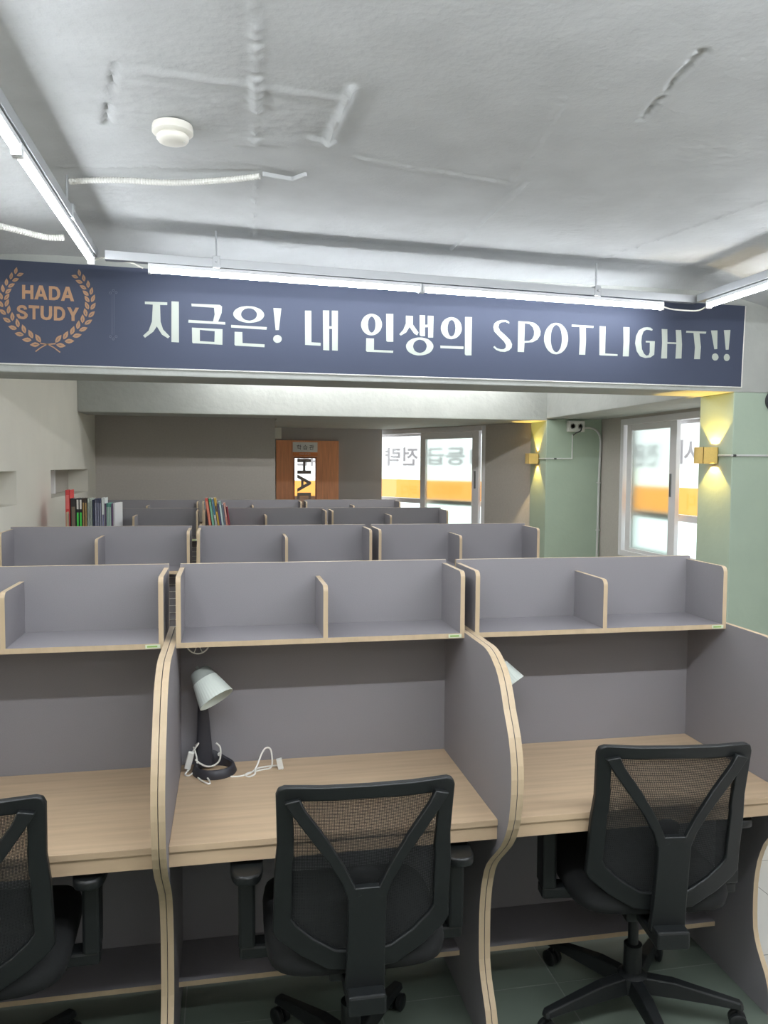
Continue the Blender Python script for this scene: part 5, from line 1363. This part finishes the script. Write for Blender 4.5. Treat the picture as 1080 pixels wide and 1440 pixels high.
# ------------------------------------------------------------------ things on the ceiling
dt = empty('smoke_detector', (-0.022, 0.150, 2.809))
tag(dt, 'round cream smoke detector on the concrete ceiling', 'smoke detector')
flip = Matrix.Rotation(math.pi, 4, 'X')
MB().lathe([(0.064, -0.006), (0.066, 0.004), (0.066, 0.018), (0.062, 0.022), (0.048, 0.024)], 40, flip).build('mounting_base', M['detector'], dt, smooth=40)
MB().lathe([(0.046, 0.022), (0.047, 0.027), (0.052, 0.030), (0.052, 0.038), (0.046, 0.046), (0.030, 0.051), (0.0, 0.052)], 40, flip).build('sensor_head', M['detector'], dt, smooth=40)
MB().lathe([(0.0, 0.0), (0.003, 0.0), (0.003, 0.003), (0.0, 0.004)], 10, Matrix.Translation((0.038, -0.012, -0.047)) @ flip).build('indicator', M['white_plastic'], dt)


def corrugated(name, pts, r0, label):
    P = smooth_path(pts, 40)
    Lt = sum((P[i + 1] - P[i]).length for i in range(len(P) - 1))
    n = int(Lt / 0.0035)
    # resample evenly
    out, acc, i = [P[0]], 0.0, 0
    step = Lt / n
    cur = P[0].copy(); i = 1
    while i < len(P) and len(out) < n:
        dd = (P[i] - cur).length
        if acc + dd >= step:
            cur = cur + (P[i] - cur) * ((step - acc) / dd); out.append(cur.copy()); acc = 0.0
        else:
            acc += dd; cur = P[i].copy(); i += 1
    b = MB(); b.tube(out, [r0 * (1.0 if (k % 3) else 0.84) for k in range(len(out))], 10)
    o = b.build(name, M['white_plastic'], smooth=30)
    return tag(o, label, 'conduit', 'corrugated conduits on the ceiling')


corrugated('corrugated_conduit', [(-0.445, 0.70, 2.792), (-0.28, 0.668, 2.800), (-0.05, 0.64, 2.797), (0.15, 0.575, 2.800), (0.278, 0.523, 2.806)], 0.0115,
           'white corrugated conduit crossing the ceiling towards the left tube')
corrugated('corrugated_conduit', [(-0.86, 1.02, 2.71), (-0.74, 1.13, 2.712), (-0.64, 1.20, 2.708), (-0.56, 1.215, 2.715)], 0.014,
           'white corrugated conduit curving low beside the left tube end')
b = MB()
b.prism([(0.283, 0.512), (0.405, 0.548), (0.452, 0.475), (0.440, 0.470), (0.398, 0.534), (0.286, 0.502)], lambda u, v, q: (u, v, q), 2.800, 2.83)
structure(b.build('trim_7', M['ceiling'], bevel=0.004), 'low plaster edge beside the end of the ceiling conduit', 'trim')


# ------------------------------------------------------------------ gold cube sconces on the columns
def sconce(y, z, label, cone):
    r = empty('wall_sconce', (XC, y, z))
    # open tube of square section: light leaves at top and bottom only through slots
    b = MB(); s, t = 0.05, 0.003
    x0, x1 = -0.112, -0.012
    b.box((x0, -s, -s), (x0 + t, s, s)); b.box((x1 - t, -s, -s), (x1, s, s))
    b.box((x0, -s, -s), (x1, -s + t, s)); b.box((x0, s - t, -s), (x1, s, s))
    b.build('housing', M['brass'], r)
    boxobj('wall_plate', (-0.012, -0.035, -0.035), (0.0, 0.035, 0.035), M['brass'], r, 0.002)
    for s_ in (-1, 1):
        b = MB(); b.box((x0 + 0.03, -0.02, s_ * 0.004 - 0.002), (x1 - 0.03, 0.02, s_ * 0.004 + 0.002))
        b.build('led_plate', M['sconce_led'], r)
    # the lamp's own light: one spot up, one down, hugging the column face
    for s_ in (-1, 1):
        ld = bpy.data.lights.new('sconce_light', 'SPOT')
        ld.energy = SCONCE_WATTS * 14
        ld.color = (1.0, 0.66, 0.13)
        ld.spot_size = math.radians(cone)
        ld.spot_blend = 0.12
        ld.shadow_soft_size = 0.004
        lo = bpy.data.objects.new('sconce_light', ld)
        COL.objects.link(lo)
        lo.parent = r
        lo.location = (-0.036, 0, s_ * 0.020)
        lo.rotation_euler = (0 if s_ < 0 else math.pi, 0, 0)
    tag(r, label, 'wall light', 'gold cube sconces on the columns')
    return r


sconce(1.865, 1.786, 'gold cube sconce lit on the nearer green column', 90)
sconce(4.760, 1.790, 'gold cube sconce lit on the farther green column', 70)


def pipe(name, runs, r0, label, m='conduit', joints=()):
    rt = empty(name, tuple(runs[0][0]))
    o = Vector(runs[0][0])
    for run in runs:
        b = MB(); b.tube([Vector(p) - o for p in run], r0, 10)
        b.build('pipe_run', M[m], rt, smooth=60)
    for p, q in joints:
        b = MB(); b.tube([Vector(p) - o, Vector(q) - o], r0 * 1.15, 10)
        b.build('pipe_joint', M['conduit_dark'], rt, smooth=50)
    return tag(rt, label, 'conduit', 'surface conduits on the columns')


e = 0.007
pipe('surface_conduit', [[(XC - e, 1.815, 1.786), (XC - e, YB1 - e, 1.784)], [(XC - e, YB1 - e, 1.784), (XR, YB1 - e, 1.785)]], 0.0065,
     'thin grey conduit from the nearer sconce around the column corner', joints=[((XC - 0.002, YB1 - e, 1.784), (XC + 0.018, YB1 - e, 1.784))])
pipe('surface_conduit', [[(XC - e, 4.71, 1.789), (XC - e, YB2 - e, 1.788)], [(XC - e, YB2 - e, 1.788), (3.385, YB2 - e, 1.790)], [(3.385, YB2 - e, 1.790), (3.385, YB2 - e, 2.02)]], 0.0065,
     'thin grey conduit from the farther sconce up towards the outlet box', joints=[((3.20, YB2 - e, 1.788), (3.225, YB2 - e, 1.788))])
arc = smooth_path([(3.50, YB2 - 0.012, 2.085), (3.56, YB2 - 0.012, 2.085), (3.63, YB2 - 0.012, 2.06), (3.668, YB2 - 0.012, 1.99), (3.672, YB2 - 0.012, 1.86), (3.664, YB2 - 0.012, 1.50), (3.655, YB2 - 0.012, 0.0)], 6)
pp = pipe('surface_conduit', [arc], 0.011, 'thick grey conduit bending down the farther column from the outlet box')
for z in (1.56, 1.10):
    b = MB(); b.box((-0.02, -0.012, -0.006), (0.02, 0.012, 0.006)); q = b.build('pipe_clip', M['conduit'], pp)
    q.location = Vector((3.664, YB2 - 0.012, z)) - Vector(arc[0])
ob = empty('outlet_box', (3.408, YB2, 2.098))
tag(ob, 'white twin outlet box high on the farther green column', 'outlet')
boxobj('box_body', (-0.085, -0.045, -0.052), (0.085, 0.0, 0.052), M['white_plastic'], ob, 0.005)
for s in (-0.038, 0.038):
    MB().lathe([(0.028, -0.002), (0.028, 0.003), (0.022, 0.003), (0.020, -0.001), (0, -0.001)], 20, Matrix.Translation((s, -0.046, 0)) @ Matrix.Rotation(math.pi / 2, 4, 'X')).build('socket', mat('socket_grey', (176, 176, 172), 0.5), ob, smooth=40)
b = MB(); b.tube(smooth_path([(0.030, -0.05, -0.006), (0.034, -0.075, -0.012), (0.030, -0.07, -0.045), (0.0, -0.03, -0.065), (-0.02, -0.012, -0.085)], 6), 0.006, 8)
tag(b.build('plug_lead', M['conduit_dark'], smooth=60), None)
bpy.data.objects['plug_lead'].parent = ob

# round dark-rimmed fixture at the picture edge
ck = empty('wall_clock', (3.394, YB1, 2.115))
tag(ck, 'round dark-rimmed dial on the nearer green column, cut by the right picture edge', 'clock')
rot = Matrix.Rotation(math.pi / 2, 4, 'X')
MB().lathe([(0.062, 0.0), (0.068, 0.010), (0.066, 0.026), (0.058, 0.030), (0.054, 0.022)], 40, rot).build('rim', M['lamp_dark'], ck, smooth=40)
MB().lathe([(0.058, 0.008), (0.058, 0.014), (0.0, 0.014)], 40, rot).build('dial', M['lamp_grey'], ck, smooth=40)
b = MB(); b.box((-0.002, -0.018, -0.004), (0.002, -0.016, 0.036)); b.box((-0.004, -0.0185, -0.002), (0.026, -0.0165, 0.002))
b.build('hands', M['lamp_dark'], ck)
